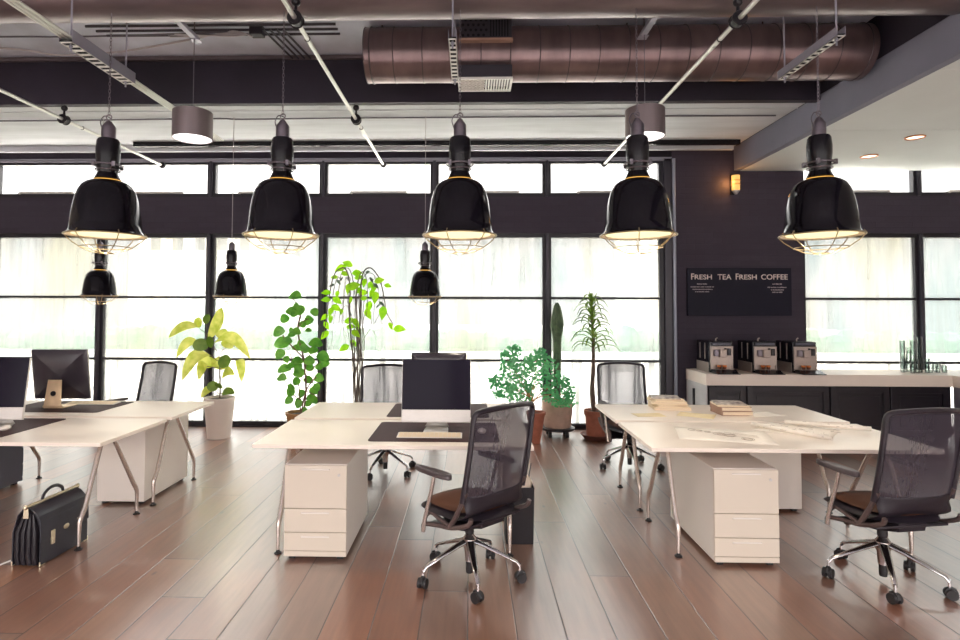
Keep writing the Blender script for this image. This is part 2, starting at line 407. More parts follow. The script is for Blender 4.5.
def mesh_fabric():
    m, nt, b = nt_new('sheer_mesh_fabric'); L = nt.links.new
    out = nt.nodes['Material Output']
    b.inputs['Base Color'].default_value = (.045,.034,.050,1); b.inputs['Roughness'].default_value = .75
    tc = N(nt, 'ShaderNodeTexCoord'); mp = N(nt, 'ShaderNodeMapping'); mp.inputs['Scale'].default_value = (160, 160, 4); L(tc.outputs['Object'], mp.inputs['Vector'])
    nz = N(nt, 'ShaderNodeTexNoise'); nz.inputs['Scale'].default_value = 1; L(mp.outputs[0], nz.inputs['Vector'])
    r2 = N(nt, 'ShaderNodeMapRange'); r2.inputs['From Min'].default_value = .3; r2.inputs['From Max'].default_value = .7
    r2.inputs['To Min'].default_value = .72; r2.inputs['To Max'].default_value = .74; L(nz.outputs['Fac'], r2.inputs['Value'])
    tr = N(nt, 'ShaderNodeBsdfTransparent')
    tr.inputs[0].default_value = (.60,.59,.62,1)
    ms = N(nt, 'ShaderNodeMixShader'); L(r2.outputs[0], ms.inputs[0])
    L(tr.outputs[0], ms.inputs[1]); L(b.outputs[0], ms.inputs[2]); L(ms.outputs[0], out.inputs[0])
    return m
M['meshfab'] = mesh_fabric()
def seat_fabric():
    m, nt, b = nt_new('seat_fabric'); L = nt.links.new
    tc = N(nt, 'ShaderNodeTexCoord'); mp = N(nt, 'ShaderNodeMapping'); mp.inputs['Scale'].default_value = (60,60,60); L(tc.outputs['Object'], mp.inputs['Vector'])
    nz = N(nt, 'ShaderNodeTexNoise'); nz.inputs['Scale'].default_value = 3; L(mp.outputs[0], nz.inputs['Vector'])
    rp = N(nt, 'ShaderNodeValToRGB'); rp.color_ramp.elements[0].color = (.075,.024,.010,1); rp.color_ramp.elements[1].color = (.115,.036,.013,1)
    L(nz.outputs['Fac'], rp.inputs[0]); L(rp.outputs[0], b.inputs['Base Color']); b.inputs['Roughness'].default_value = .55
    return m
M['seatbrown'] = seat_fabric()
def glassmat(name):
    m, nt, b = nt_new(name); L = nt.links.new
    out = nt.nodes['Material Output']
    b.inputs['Base Color'].default_value = (.75,.8,.8,1); b.inputs['Roughness'].default_value = .05; b.inputs['Specular IOR Level'].default_value = .8
    lw = N(nt, 'ShaderNodeLayerWeight'); lw.inputs[0].default_value = .5
    tr = N(nt, 'ShaderNodeBsdfTransparent'); tr.inputs[0].default_value = (.93,.96,.95,1)
    gl = N(nt, 'ShaderNodeBsdfGlossy'); gl.inputs['Roughness'].default_value = .06; gl.inputs[0].default_value = (.25,.26,.27,1)
    ms = N(nt, 'ShaderNodeMixShader'); L(lw.outputs['Facing'], ms.inputs[0]); L(tr.outputs[0], ms.inputs[1]); L(gl.outputs[0], ms.inputs[2]); L(ms.outputs[0], out.inputs[0])
    return m
M['glass'] = glassmat('drinking_glass')

# ------------------------------------------------------------------ room shell
YW = 7.751                      # inner face of the window wall
XL, XR, YB = -8.6, 8.2, -3.2
fl = MB().box((XL-.2, YB-.2, -.12), (XR+.2, YW+.2, 0)).build('floor', M['floor']); struct(fl, 'wide brown plank floor with a satin sheen')
wallmat = M['darkbrick']
Z_SILL, Z_T1, Z_T2, Z_HEAD, Z_BAND, Z_CLT = .07, .905, 1.748, 2.565, 3.172, 3.571
XM = [-8.12, -6.60, -5.078, -3.556, -2.006, -.486, 1.036, 2.60]
XMR = [4.41, 5.965, 7.45]
# the spandrel band, header and the pier carrying the blackboard
wb = MB()
wb.box((XL, YW, 2.625), (2.70, YW+.25, 3.12)); wb.box((4.42, YW, 2.625), (XR, YW+.25, 3.12))
wb.box((XL, YW, 3.63), (3.5, YW+.25, 4.5)); wb.box((3.5, YW, 3.63), (XR, YW+.25, 4.5))
wb.box((XL-.2, YW, 0), (XM[0]-.07, YW+.25, 3.63)); wb.box((7.52, YW, 0), (XR+.2, YW+.25, 3.63))
struct(wb.build('wall_back', wallmat), 'plum painted wall band between window rows')
pier = MB().box((2.70, YW-.03, 0), (4.42, YW+.30, 3.78)).build('wall_pier', wallmat); struct(pier, 'plum painted wall pier behind the coffee counter')
struct(MB().cyl((2.722, YW-.045, 0), (2.722, YW-.045, 3.62), .022, n=12).build('trim_1', M['conduit']), 'pale upright conduit strip at the left edge of the pier')

wn = [0]
def window(x0, x1, z0, z1, trans, panes_mat, opener=None, y=YW, reveal=1):
    """one bay: frame from x0 to x1 (centres of the mullions), its panes and its opener rod"""
    wn[0] += 1
    hw = .030
    f = MB()
    ya, yb = y+.01*reveal, y+.09*reveal
    if ya > yb: ya, yb = yb, ya
    f.box((x0, ya, z0-.055), (x1, yb, z0)); f.box((x0, ya, z1), (x1, yb, z1+.055))
    f.box((x0, ya, z0), (x0+hw+.028, yb, z1)); f.box((x1-hw-.028, ya, z0), (x1, yb, z1))
    for t in trans: f.box((x0+.05, ya+.01, t-.016), (x1-.05, yb-.01, t+.016))
    w = f.build('window_%d' % wn[0], M['window'], bevel=.004, seg=1); struct(w)
    zs = [z0]+list(trans)+[z1]
    pm = y+.06*reveal
    for i in range(len(zs)-1):
        g = MB().box((x0+.055, pm-.004, zs[i]+(.016 if i else 0)), (x1-.055, pm+.004, zs[i+1]-(.016 if i < len(zs)-2 else 0)))
        g.build('pane', (M['pane'] if i > 0 else M['panelow']) if panes_mat == 'pane' else M['paneclear'], w, smooth=0)
    if opener:
        xa = opener; o = MB()
        o.box((xa, y-.03, z0-.002), (xa+.77, y+.005, z0+.022)); o.ball((xa+.02, y-.035, z0+.0), .02, 8, 6); o.ball((xa+.75, y-.035, z0+.0), .014, 8, 6)
        o.build('opener_rod', M['vent'], w)
    return w
for i in range(len(XM)-1):
    window(XM[i], XM[i+1], Z_SILL, Z_HEAD, (Z_T1, Z_T2), 'pane')
for i in range(len(XM)-1):
    window(XM[i], XM[i+1], Z_BAND, Z_CLT, (), 'clear', opener=(XM[i]+XM[i+1])/2-.385)
for i in range(2):
    window(XMR[i], XMR[i+1], Z_SILL, Z_HEAD, (Z_T1, Z_T2), 'pane')
for i in range(2):
    window(XMR[i], XMR[i+1], Z_BAND, Z_CLT, (), 'clear', opener=(XMR[i]+XMR[i+1])/2-.385)
# centre ridges on the mullions, and the sill below the frames
tn = [1]
def trim(mb, m, label, bevel=0):
    tn[0] += 1
    return struct(mb.build('trim_%d' % tn[0], m, bevel=bevel, seg=1), label)
for x in XM[1:-1]+XMR[1:2]:
    t = MB().box((x-.022, YW-.035, .0), (x+.022, YW+.01, Z_HEAD+.05)).box((x-.022, YW-.02, Z_BAND-.05), (x+.022, YW+.01, Z_CLT+.05))
    trim(t, M['windowl'], 'raised mullion cover between two window bays', .006)
trim(MB().box((2.60, YW-.02, 0), (2.70, YW+.1, 3.63)), M['windowl'], 'dark upright beside the last window bay', .004)
trim(MB().box((XL, YW-.02, 3.60), (XM[-1]+.1, YW+.0, 3.63)).box((XL, YW-.035, 3.632), (2.7, YW, 3.646)), M['traysteel'], 'thin metal ledge above the clerestory windows')
trim(MB().box((XL, YW-.01, 0), (2.6, YW+.1, .016)).box((4.42, YW-.01, 0), (XR, YW+.1, .016)), M['window'], 'black threshold below the windows')

# side walls, rear wall with its own big windows (they light the room from behind the camera)
struct(MB().box((XL-.2, YB, 0), (XL, YW+.25, 4.5)).build('wall_left', M['whitewall']), 'pale side wall')
struct(MB().box((XR, YB, 0), (XR+.2, YW+.25, 4.5)).build('wall_right', M['whitewall']), 'pale side wall')
rb = MB()
bays = [XL+(XR-XL)*i/6 for i in range(7)]
rb.box((XL-.2, YB-.25, 3.75), (XR+.2, YB, 4.5)); rb.box((XL-.2, YB-.25, 0), (XR+.2, YB, .25))
for x in bays: rb.box((x-.12, YB-.25, .25), (x+.12, YB, 3.75))
struct(rb.build('wall_rear', M['whitewall']), 'rear wall with tall windows')
for i in range(6):
    window(bays[i]+.12, bays[i+1]-.12, .31, 3.69, (1.4, 2.6), 'clear', y=YB, reveal=-1)

# ceilings
YBM = 5.8
struct(MB().box((XL-.2, YB-.2, 4.165), (XR+.2, 6.05, 4.36)).box((3.45, 6.0, 4.165), (XR+.2, YW+.2, 4.36)).build('ceiling', M['ceiling']), 'rough dark grey upper ceiling')
struct(MB().box((XL, YBM, 3.712), (3.52, YBM+.08, 4.165)).build('ceiling_beam', M['beam']), 'deep dark beam crossing under the ceiling')
sf = MB().box((XL, YBM+.08, 3.775), (3.52, YW, 3.95))
for i in range(1): sf.box((XL, YBM+.40+i*.42, 3.768), (3.52, YBM+.41+i*.42, 3.777))
struct(sf.build('ceiling_soffit', M['soffit']), 'pale board-marked soffit in front of the windows')
bk = MB().box((3.52, YB, 3.452), (3.60, YW-.04, 3.77)); struct(bk.build('ceiling_bulkhead_face', M['bulk_face'], bevel=.004), 'grey edge of the dropped ceiling at right')
struct(MB().box((3.53, YB, 3.771), (3.59, YW, 4.166)).build('ceiling_shade_panel', M['beam']), 'added dark panel standing in for shade above the grey bulkhead edge')  # dark sheet added so the space over the bulkhead reads as shade
bu = MB()
ys = [YB, -.6, 1.0, 2.7, 4.43, 5.95, YW-.04]
for i in range(len(ys)-1): bu.box((3.60, ys[i]+.006, 3.45), (XR, ys[i+1]-.006, 3.50))
bu.box((3.60, YB, 3.492), (XR, YW-.04, 3.74))
struct(bu.build('ceiling_bulkhead', M['bulk_under']), 'smooth pale dropped ceiling panels over the coffee area')
for i, (x, y) in enumerate([(4.746, 6.196), (4.787, 6.964)]):
    t = thing('recessed_downlight', ['orange rimmed recessed downlight nearer the camera, in the dropped ceiling', 'smaller recessed downlight close to the window wall', 'recessed downlight over the far end', 'recessed downlight over the far end by the glass'][i], 'ceiling light', (x, y, 3.4495), group='downlights in the dropped ceiling')
    MB().ring((0,0,-.003), .085, .010, 28, 6).build('rim', M['spotring'], t)
    MB().lathe([(.001,.0),(.078,.0),(.078,-.002),(.001,-.002)], 28).build('diffuser', M['spot'], t)

# ------------------------------------------------------------------ outdoors
struct(MB().box((-30, YW+.3, -.3), (30, 60, -.12)).build('ground', M['paving']), 'pale paving outside the windows')
gw = MB().box((-30, 15.9, -.12), (30, 16.15, .40)); tag(gw.build('garden_wall', M['facade'], smooth=0), 'low pale garden wall in front of the hedge outside', 'garden wall')
hg = MB()
random.seed(3)
for k in range(90):
    x = -24+k*.55; h = .95+.25*random.random()
    hg.ball((x, 17+.3*random.random(), h*.45), .5, 8, 6, (1, .8, h*1.0))
tag(hg.build('hedge', M['hedge'], smooth=0), 'blurred pale green hedge in a row outside the windows', 'hedge')
for i, (x, w, h) in enumerate([(-16, 9, 5), (14, 8, 6.5)]):
    b_ = MB().box((x-w/2, 34, -.12), (x+w/2, 40, h))
    for q in range(6):
        for r in range(3): b_.box((x-w/2+.6+q*1.35, 33.95, .8+r*1.9), (x-w/2+1.3+q*1.35, 34, 2.0+r*1.9))
    tag(b_.build('building', M['facade'], smooth=0), ['pale low building far outside, behind the left windows', 'pale taller building far outside, behind the right windows'][i], 'building')

# ------------------------------------------------------------------ desks
def desk(x0, x1, y0, y1, feet, insets, label):
    cx, cy = (x0+x1)/2, (y0+y1)/2
    t = thing('desk', label, 'desk', (cx, cy, 0), group='white office desks')
    lx0, lx1, ly0, ly1 = x0-cx, x1-cx, y0-cy, y1-cy
    MB().box((lx0, ly0, .709), (lx1, ly1, .735)).build('tabletop', M['desk'], t, bevel=.003)
    MB().box((lx0+insets[0]+.05, -.03, .672), (lx1-insets[1]-.05, .03, .709)).build('crossbeam', M['leg'], t, bevel=.004)
    fy0, fy1 = feet[0]-cy, feet[1]-cy
    for s, ins in ((-1, insets[0]), (1, insets[1])):
        xx = (lx0+ins) if s < 0 else (lx1-ins)
        br = MB().box((xx-.03, -.09, .68), (xx+.03, .09, .709)).box((xx-.05 if s < 0 else xx-.12, -.02, .66), (xx+.12 if s < 0 else xx+.05, .02, .69))
        br.build('bracket', M['leg'], t, bevel=.004)
        for fy, sg in ((fy0, -1), (fy1, 1)):
            pts = catmull([(xx, sg*.05, .69), (xx, fy-sg*.05, .30), (xx, fy-sg*.008, .215), (xx, fy, .17), (xx, fy, .02)], 5)
            pts = [(xx, sg*.05, .69), (xx, fy-sg*.055, .26), (xx, fy-sg*.022, .215), (xx, fy-sg*.004, .185), (xx, fy, .15), (xx, fy, .02)]
            lg = MB().tube(pts, [.015,.0165,.0165,.0155,.014,.010], 12).build('leg', M['leg'], t)
            MB().lathe([(.001,0),(.024,0),(.026,.006),(.012,.012),(.011,.024),(.001,.024)], 16, c=(xx, fy, 0)).build('foot', M['rubber'], lg)
    return t
FY, RY = (3.68, 4.50), (4.575, 5.33)
desk(-4.18, -2.378, *FY, (3.81, 4.475), (.20, .215), 'white desk in the left block, nearer the camera, with the briefcase beneath')
desk(-4.50, -2.378, *RY, (4.68, 5.37), (.45, .200), 'white desk in the left block, nearer the windows, carrying a monitor seen from behind')
desk(-1.396, .406, *FY, (3.80, 4.44), (.14, .145), 'white desk in the middle block, nearer the camera, with keyboard and silver monitor')
desk(-1.396, .406, *RY, (4.70, 5.24), (.14, .145), 'white desk in the middle block, nearer the windows, behind the silver monitor')
desk(1.145, 2.955, *FY, (3.83, 4.46), (.213, .11), 'white desk in the right block, nearer the camera, with unrolled drawings')
desk(1.145, 2.955, *RY, (4.68, 5.28), (.213, .11), 'white desk in the right block, nearer the windows, carrying book piles')

def pedestal(x0, x1, y0, y1, label, m='white', mf='drawer', flip=False, detail=True):
    """drawer unit; fronts face -Y (or +Y when flipped)"""
    cx, cy = (x0+x1)/2, (y0+y1)/2; hx, hy = (x1-x0)/2, (y1-y0)/2
    t = thing('drawer_pedestal', label, 'drawer unit', (cx, cy, 0), pi if flip else 0, group='drawer pedestals under the desks')
    MB().box((-hx, -hy+.018, .025), (hx, hy, .605)).build('body', M[m], t, bevel=.003)
    zs = [(.062, .175), (.179, .325), (.329, .600)]
    MB().box((-hx, -hy+.002, .025), (hx, -hy+.018, .058)).build('plinth', M[mf], t, bevel=.002)
    for a, b in zs:
        d = MB().box((-hx, -hy, a), (hx, -hy+.018, b)).build('drawer', M[mf], t, bevel=.003)
        MB().box((-.09, -hy-.008, b-.030), (.09, -hy+.002, b-.020)).build('pull', M['white'], d, bevel=.003)
    MB().cyl((hx-.05, -hy-.004, .54), (hx-.05, -hy+.004, .54), .009, n=14).build('lock', M['alu'], t)
    for sx in (-1, 1):
        for sy in (-1, 1):
            MB().box((sx*(hx-.045)-.02, sy*(hy-.05)-.02, 0), (sx*(hx-.045)+.02, sy*(hy-.05)+.02, .026)).build('foot', M['rubber'], t, bevel=.003)
    return t
pedestal(-1.185, -.785, 3.695, 4.46, 'white three-drawer pedestal under the middle desk nearer the camera')
pedestal(1.535, 1.935, 3.69, 4.49, 'white three-drawer pedestal under the right desk nearer the camera')
pedestal(-3.045, -2.652, 4.68, 5.40, 'white pedestal behind the chrome legs, under the left rear desk', flip=True)
pedestal(2.23, 2.635, 4.68, 5.30, 'white pedestal at the back, under the right desk with the books', flip=True)
pedestal(-4.49, -4.085, 4.62, 5.22, 'dark grey pedestal at the picture edge under the left desk', m='panel', mf='panel', flip=True)

# ------------------------------------------------------------------ office chairs
def chair(x, y, rz, brz, label, sz=1.0):
    t = thing('office_chair', label, 'office chair', (x, y, 0), rz, group='mesh-back office chairs')
    t.scale = (1, 1, sz)
    # five-star base
    hub = MB().lathe([(.001,.03),(.020,.03),(.022,.05),(.022,.10)], 18).build('column_tip', M['rubber'], t)
    MB().lathe([(.001,.10),(.026,.10),(.030,.17),(.040,.19),(.042,.235),(.030,.25),(.024,.26),(.001,.26)], 24).build('hub', M['chrome'], t)
    MB().lathe([(.001,.25),(.017,.25),(.017,.40),(.001,.40)], 18).build('gas_column', M['chrome'], t)
    MB().lathe([(.001,.262),(.025,.262),(.027,.27),(.027,.33),(.001,.335)], 18).build('collar', M['rubber'], t)
    for k in range(5):
        a = brz-rz+2*pi*k/5
        R = Matrix.Rotation(a, 4, 'Z')
        lg = MB().tube([(.02,0,.222),(.09,0,.196),(.20,0,.150),(.282,0,.116),(.298,0,.092)], [.026,.022,.017,.014,.012], 10, R, flat=.62).build('leg', M['chrome'], t)
        ca = a+1.1+k*1.7
        T = R @ Matrix.Translation((.30,0,0)) @ Matrix.Rotation(ca, 4, 'Z')
        c = MB().cyl((0,0,.055),(0,0,.105), .008, n=10, M=T)
        c.build('caster_stem', M['chrome'], lg)
        w = MB()
        for s in (-1, 1):
            w.cyl((-.005, s*.008, .0285), (-.005, s*.026, .0285), .0285, n=20, M=T)
        w.box((-.02,-.008,.02),(.014,.008,.06), T)
        w.tube([( .018,0,.03),(.012,0,.05),(-.005,0,.061),(-.022,0,.052),(-.03,0,.035)], .012, 8, T, flat=1)
        w.build('caster', M['rubber'], lg)
    # mechanism under the seat
    mc = MB().prism([(-.19,.36),(-.05,.322),(.07,.318),(.19,.36),(.19,.41),(-.20,.415)], -.09, .09, 'x')
    mc.prism([(.135,.325),(.15,.335),(-.20,.402),(-.20,.385),(.02,.35)], -.232, .232, 'x')
    mc.build('tilt_mechanism', M['plastic'], t, bevel=.005)
    for s in (-1, 1):
        # open triangular side bracket carrying arm and back
        b = MB()
        xs = s*.235
        b.tube(catmull([(xs, .145, .30), (xs, .14, .335), (xs, .02, .36), (xs, -.10, .378), (xs*1.02, -.235, .43), (xs*1.03, -.262, .47)], 5), .0135, 8)
        b.tube(catmull([(xs, .14, .335), (xs, .125, .385), (xs, .08, .418), (xs, .0, .402), (xs, -.08, .385)], 5), .012, 8)
        b.tube(catmull([(xs, -.085, .38), (xs*1.01, -.13, .44), (xs*1.03, -.185, .53), (xs*1.045, -.225, .60)], 5), [.015]*8+[.013]*8, 8)
        b.build('side_bracket', M['bracket'], t)
    # seat
    def seatf(u, v):
        ang = 2*pi*v
        ex = .25; ey = .27
        c, s_ = cos(ang), sin(ang)
        p = 2.6
        rr = (abs(c)**p+abs(s_)**p)**(-1/p)
        return (u*ex*rr*c, .02+u*ey*rr*s_, 0)
    def pad(z0, z1, f0, f1, nm, m, drop):
        g = MB(); nu, nv = 8, 40
        top = []; 
        def surf(u, v, up):
            x_, y_, _ = seatf(f1*u, v)
            e = u**4
            zf = -drop*max(0, (y_-.10)/.175)**2*1.0
            z = (z1-(z1-z0)*.5*e) if up else (z0+(z1-z0)*.5*e)
            return (x_, y_, z+zf*.6)
        g.grid(nu, nv, lambda u, v: surf(u, v, True)); g.grid(nu, nv, lambda u, v: surf(u, v, False))
        return g.build(nm, m, t, smooth=60)
    pad(.395, .462, 0, 1.0, 'seat_shell', M['plastic'], .03)
    pad(.44, .480, 0, .86, 'seat_cushion', M['seatbrown'], .03)
    # back frame: loop leaning backwards
    W2 = .250
    def bp(h, x_):     # h 0..1 height along the back, returns point
        z = .50+.555*h
        yy = -.215-.055*h-.035*(h*h)+.055*sin(pi*min(h*1.1, 1))*0-.018*sin(pi*h)
        yy += .055*(x_/W2)**2*(1-.15*h)-.03
        return V((x_, yy, z))
    left = [bp(h, -W2*(1.0-.02*h)) for h in (0,.12,.25,.4,.55,.7,.82,.90)]
    top = [bp(.955, -W2*.955), bp(.985, -W2*.86), bp(1.0, -W2*.6), bp(1.012, -W2*.25), bp(1.012, W2*.25), bp(1.0, W2*.6), bp(.985, W2*.86), bp(.955, W2*.955)]
    right = [V((-p.x, p.y, p.z)) for p in reversed(left)]
    left = [bp(h, -W2*(1.0-.02*h)) for h in (.08,.16,.25,.4,.55,.7,.82,.90)]; right = [V((-p.x, p.y, p.z)) for p in reversed(left)]
    loop = left+top+right
    fr = MB().tube(catmull(loop, 3), .0145, 10, flat=1.25)
    fr.build('back_frame', M['frame_dark'], t)
    def meshsurf(u, v):
        h = .12+.88*u; x_ = (v*2-1)*W2*.985
        hh = h*(1.0 if abs(x_) < W2*.85 else 1.0-.05*(abs(x_)/W2-.85)/.15)
        return bp(hh, x_)
    MB().grid(14, 12, meshsurf).build('backrest_mesh', M['meshfab'], t, fix=False, smooth=80)
    # fabric sling that runs from the back down over the rear of the seat
    def sling(u, v):
        x_ = (v*2-1)*W2*.94
        e = 1-(x_/W2)**2; a = bp(.13, x_); pts = [a, bp(.05, x_), V((x_*.98, -.215, .47)), V((x_*.93, -.14, .425)), V((x_*.88, -.04, .40))]
        q = catmull(pts, 4); k = u*(len(q)-1); i = int(k); i = min(i, len(q)-2)
        return q[i].lerp(q[i+1], k-i)
    MB().grid(12, 12, sling).build('fabric_sling', M['plastic'], t, smooth=80, solid=.006)
    # arms
    for s in (-1, 1):
        xs = s*.262
        ar = MB().tube([(s*.252, .13, .30), (s*.256, .115, .36), (s*.262, .045, .56), (s*.262, .02, .655)], [.0125,.0125,.0115,.0105], 10)
        ar = ar.build('arm_post', M['leg'], t)
        pd = MB(); pr_ = []
        for i in range(24):
            a = 2*pi*i/24; w_ = .036; l_ = .155
            p = 2.6; c, n_ = cos(a), sin(a); rr = (abs(c)**p+abs(n_)**p)**(-1/p)
            tap = .75+.25*(n_*rr*-.5+.5)
            pr_.append((xs+c*rr*w_*tap, .035+n_*rr*l_))
        pd.prism(pr_, .650, .682, 'z').build('armrest', M['armpad'], t, bevel=.008, seg=3)
    return t
chair(.0, 3.50, radians(44), radians(207), 'mesh office chair turned away at the middle desk, in front of the waste bin')
chair(2.455, 3.53, radians(10), radians(173), 'mesh office chair turned away at the right desk, cut by the picture edge')
chair(-.83, 5.70, radians(188), radians(250), 'mesh office chair facing the camera behind the middle desks', .955)
chair(1.625, 5.94, radians(182), radians(196), 'mesh office chair facing the camera behind the right desks, beside the potted dragon tree', .965)
chair(-3.45, 5.88, radians(158), radians(210), 'mesh office chair behind the left desks, beside the white pot', .955)

# ------------------------------------------------------------------ desk items
def rrect(x0, y0, x1, y1, r, k=4):
    out = []
    for cx, cy, a0 in ((x1-r, y1-r, 0), (x0+r, y1-r, 90), (x0+r, y0+r, 180), (x1-r, y0+r, 270)):
        for i in range(k+1):
            a = radians(a0+90*i/k); out.append((cx+r*cos(a), cy+r*sin(a)))
    return out
DZ = .735
def deskmat(x0, x1, y0, y1, label):
    o = MB().prism(rrect(x0, y0, x1, y1, .03), DZ+.0003, DZ+.0038).build('desk_mat', M['mat'])
    tag(o, label, 'desk mat', 'dark brown desk mats')
MZ = DZ+.0038
deskmat(-.672, .195, 3.785, 4.415, 'dark brown desk mat under the front keyboard of the middle block')
deskmat(-.672, .155, 4.63, 5.27, 'dark brown desk mat on the rear middle desk, mostly hidden by the monitor')
deskmat(-4.00, -3.14, 3.80, 4.45, 'dark brown desk mat on the left desk nearer the camera, cut by the picture edge')
deskmat(-3.95, -3.09, 4.72, 5.27, 'dark brown desk mat under the monitor seen from behind')

def monitor(x, y, rz, label, back=False, tilt=8):
    t = thing('desktop_computer', label, 'computer monitor', (x, y, MZ+.0035), rz, group='all-in-one desktop computers')
    # local: screen faces -Y ; foot centre at origin
    T = Matrix.Translation((0, -.03, .27)) @ Matrix.Rotation(-radians(tilt), 4, 'X')
    w, h0, h1 = .241, -.205, .228
    body = MB()
    pr_ = rrect(-w, h0, w, h1, .012)
    n = len(pr_); vs = []; 
    for (sc, yy) in ((1, 0), (1, .014), (.93, .024), (.62, .044), (.3, .052)):
        cz = (h0+h1)/2
        vs += [(p[0]*sc, yy, cz+(p[1]-cz)*sc) for p in pr_]
    fs = [tuple(range(n))]
    for r in range(4): fs += [(r*n+i, (r+1)*n+i, (r+1)*n+(i+1) % n, r*n+(i+1) % n) for i in range(n)]
    fs.append(tuple(4*n+i for i in reversed(range(n))))
    body._add(vs, fs, T); body.build('rear_shell', M['monback'], t, smooth=30)
    MB().prism(rrect(-w-.001, h0-.001, w+.001, h0+.084, .008), -.006, .012, 'y', T).build('chin', M['alu'], t, bevel=.002)
    MB().prism(rrect(-w-.001, h0+.0845, w+.001, h1+.002, .008), -.006, .006, 'y', T).build('screen', M['screen'], t, bevel=.002)
    rim = MB(); rim.box((-w-.003, -.004, h0), (-w, .012, h1), T).box((w, -.004, h0), (w+.003, .012, h1), T).box((-w-.003, -.004, h0-.004), (w+.003, .014, h0-.001), T)
    rim.build('edge', M['alu'], t, bevel=.001, seg=1)
    # stand: bent sheet, foot forward, neck up the back, round cable hole
    nk = MB(); zt = .26
    pts_o = [(-.10,.0),(.085,.0),(.10,.012),(.055,zt)]
    def strip(wa, wb, p):
        # p: (y,z) pairs, width from wa to wb
        m = len(p); vs = []; 
        for i, (yy, zz) in enumerate(p):
            f = i/(m-1); ww = wa+(wb-wa)*f
            vs += [(-ww, yy, zz), (ww, yy, zz)]
        return vs, [(2*i, 2*i+2, 2*i+3, 2*i+1) for i in range(m-1)]
    vs, fs = strip(.088, .075, [(-.125,.003),(.02,.003),(.07,.003),(.082,.008)])
    ft = MB()._add(vs, fs).build('stand_foot', M['gold'] if back else M['alu'], t, solid=.005)
    vs, fs = strip(.088, .058, [(.082,.008),(.083,.03),(.058,.24)])
    ne = MB()._add(vs, fs).build('stand_neck', M['gold'] if back else M['alu'], t, solid=.005)
    MB().cyl((0, .0805, .125), (0, .0665, .125), .021, n=20).build('cable_hole', M['hole'], t)
    return t
monitor(-.238, 4.13, 0, 'silver monitor with dark screen facing the camera on the middle desk')
monitor(-.275, 5.12, pi, 'monitor behind the silver one, only its dark top edge showing', True).scale = (1, 1, .945)
monitor(-3.43, 4.10, radians(2), 'silver monitor facing the camera, cut by the left picture edge')
monitor(-3.575, 4.95, pi+radians(2), 'monitor seen from behind with glossy dark back and gold stand', True)

def keyboard(x, y, rz, label):
    t = thing('keyboard', label, 'keyboard', (x, y, MZ), rz, group='flat silver keyboards')
    MB().prism([(-.060,0),(.060,0),(.060,.013),(.045,.0135),(-.060,.005)], -.22, .22, 'x').build('base', M['white'], t, bevel=.002)
    ks = MB()
    for r in range(5):
        n = 14
        for c in range(n):
            xa = -.21+c*.42/n; ya = -.053+r*.0215
            z = .005+(ya+.06)/.105*.0085
            if r == 0 and 4 <= c <= 8:
                if c == 4: ks.box((xa+.001, ya, z-.001), (xa+.42/n*5-.001, ya+.018, z+.0035))
                continue
            ks.box((xa+.0015, ya, z-.001), (xa+.42/n-.0015, ya+.018, z+.0035))
    ks.build('keys', M['cream'], t, smooth=0)
def mouse(x, y, rz, label):
    t = thing('computer_mouse', label, 'mouse', (x, y, MZ), rz, group='white computer mice')
    g = MB(); g.ball((0,0,.012), .03, 20, 12, (1, 1.75, .62)); g.build('shell', M['white'], t)
    MB().ball((0,.022,.0285), .006, 10, 8, (1,1,.6)).build('scroll_ball', M['alu'], t)
keyboard(-.272, 3.938, 0, 'silver keyboard in front of the middle monitor')
keyboard(-3.40, 5.14, radians(2), 'pale keyboard behind the monitor with the gold stand')
mouse(.085, 4.06, 0, 'white mouse seen through the chair mesh, right of the middle keyboard')
mouse(-3.29, 4.03, .2, 'white mouse beside the left monitor at the picture edge')
keyboard(-3.62, 3.93, 0, 'silver keyboard in front of the left monitor')

# books and papers, right block
def book(x, y, z, w, d, h, rz, m, label, group, name='book'):
    t = thing(name, label, 'book', (x, y, z), rz, group=group)
    c = MB(); c.box((-w/2,-d/2,0),(w/2,d/2,.004)); c.box((-w/2,-d/2,h-.004),(w/2,d/2,h)); c.box((-w/2,-d/2,.004),(-w/2+.005,d/2,h-.004))
    c.build('cover', M[m], t, bevel=.0015, seg=1)
    MB().box((-w/2+.005,-d/2+.004,.004),(w/2-.005,d/2-.004,h-.004)).build('pages', M['bookpage'], t)
    return z+h
random.seed(5)
z = DZ+.0008
lab = ['widest cream book at the bottom of the left book pile', 'cream book second from the bottom of the left pile', 'cream book third from the bottom of the left pile', 'pale book near the top of the left pile', 'thin magazine with dark printed cover on top of the left pile']
for i, (w, d, h, m) in enumerate([(.31,.24,.026,'cream'),(.27,.22,.022,'cream'),(.30,.22,.022,'cream'),(.25,.20,.018,'cream'),(.24,.19,.010,'magcover')]):
    z = book(1.755-.01*i, 5.14, z, w, d, h, radians([-4,6,-8,4,-10][i]), m, lab[i], 'books in the left pile on the right rear desk')+.0008
z = DZ+.0008
lab = ['thick brown book at the bottom of the right book pile', 'thick brown book above the bottom one of the right pile', 'magazine with printed cover in the right pile, second from the top', 'curling magazine on top of the right pile']
for i, (w, d, h, m) in enumerate([(.255,.22,.035,'bookbrown'),(.25,.215,.034,'bookbrown'),(.25,.21,.012,'cream'),(.235,.2,.011,'magcover')]):
    z = book(2.19-.008*i, 4.90, z, w, d, h, radians([2,2,-6,-9][i]), m, lab[i], 'books in the right pile on the right rear desk')+.0008
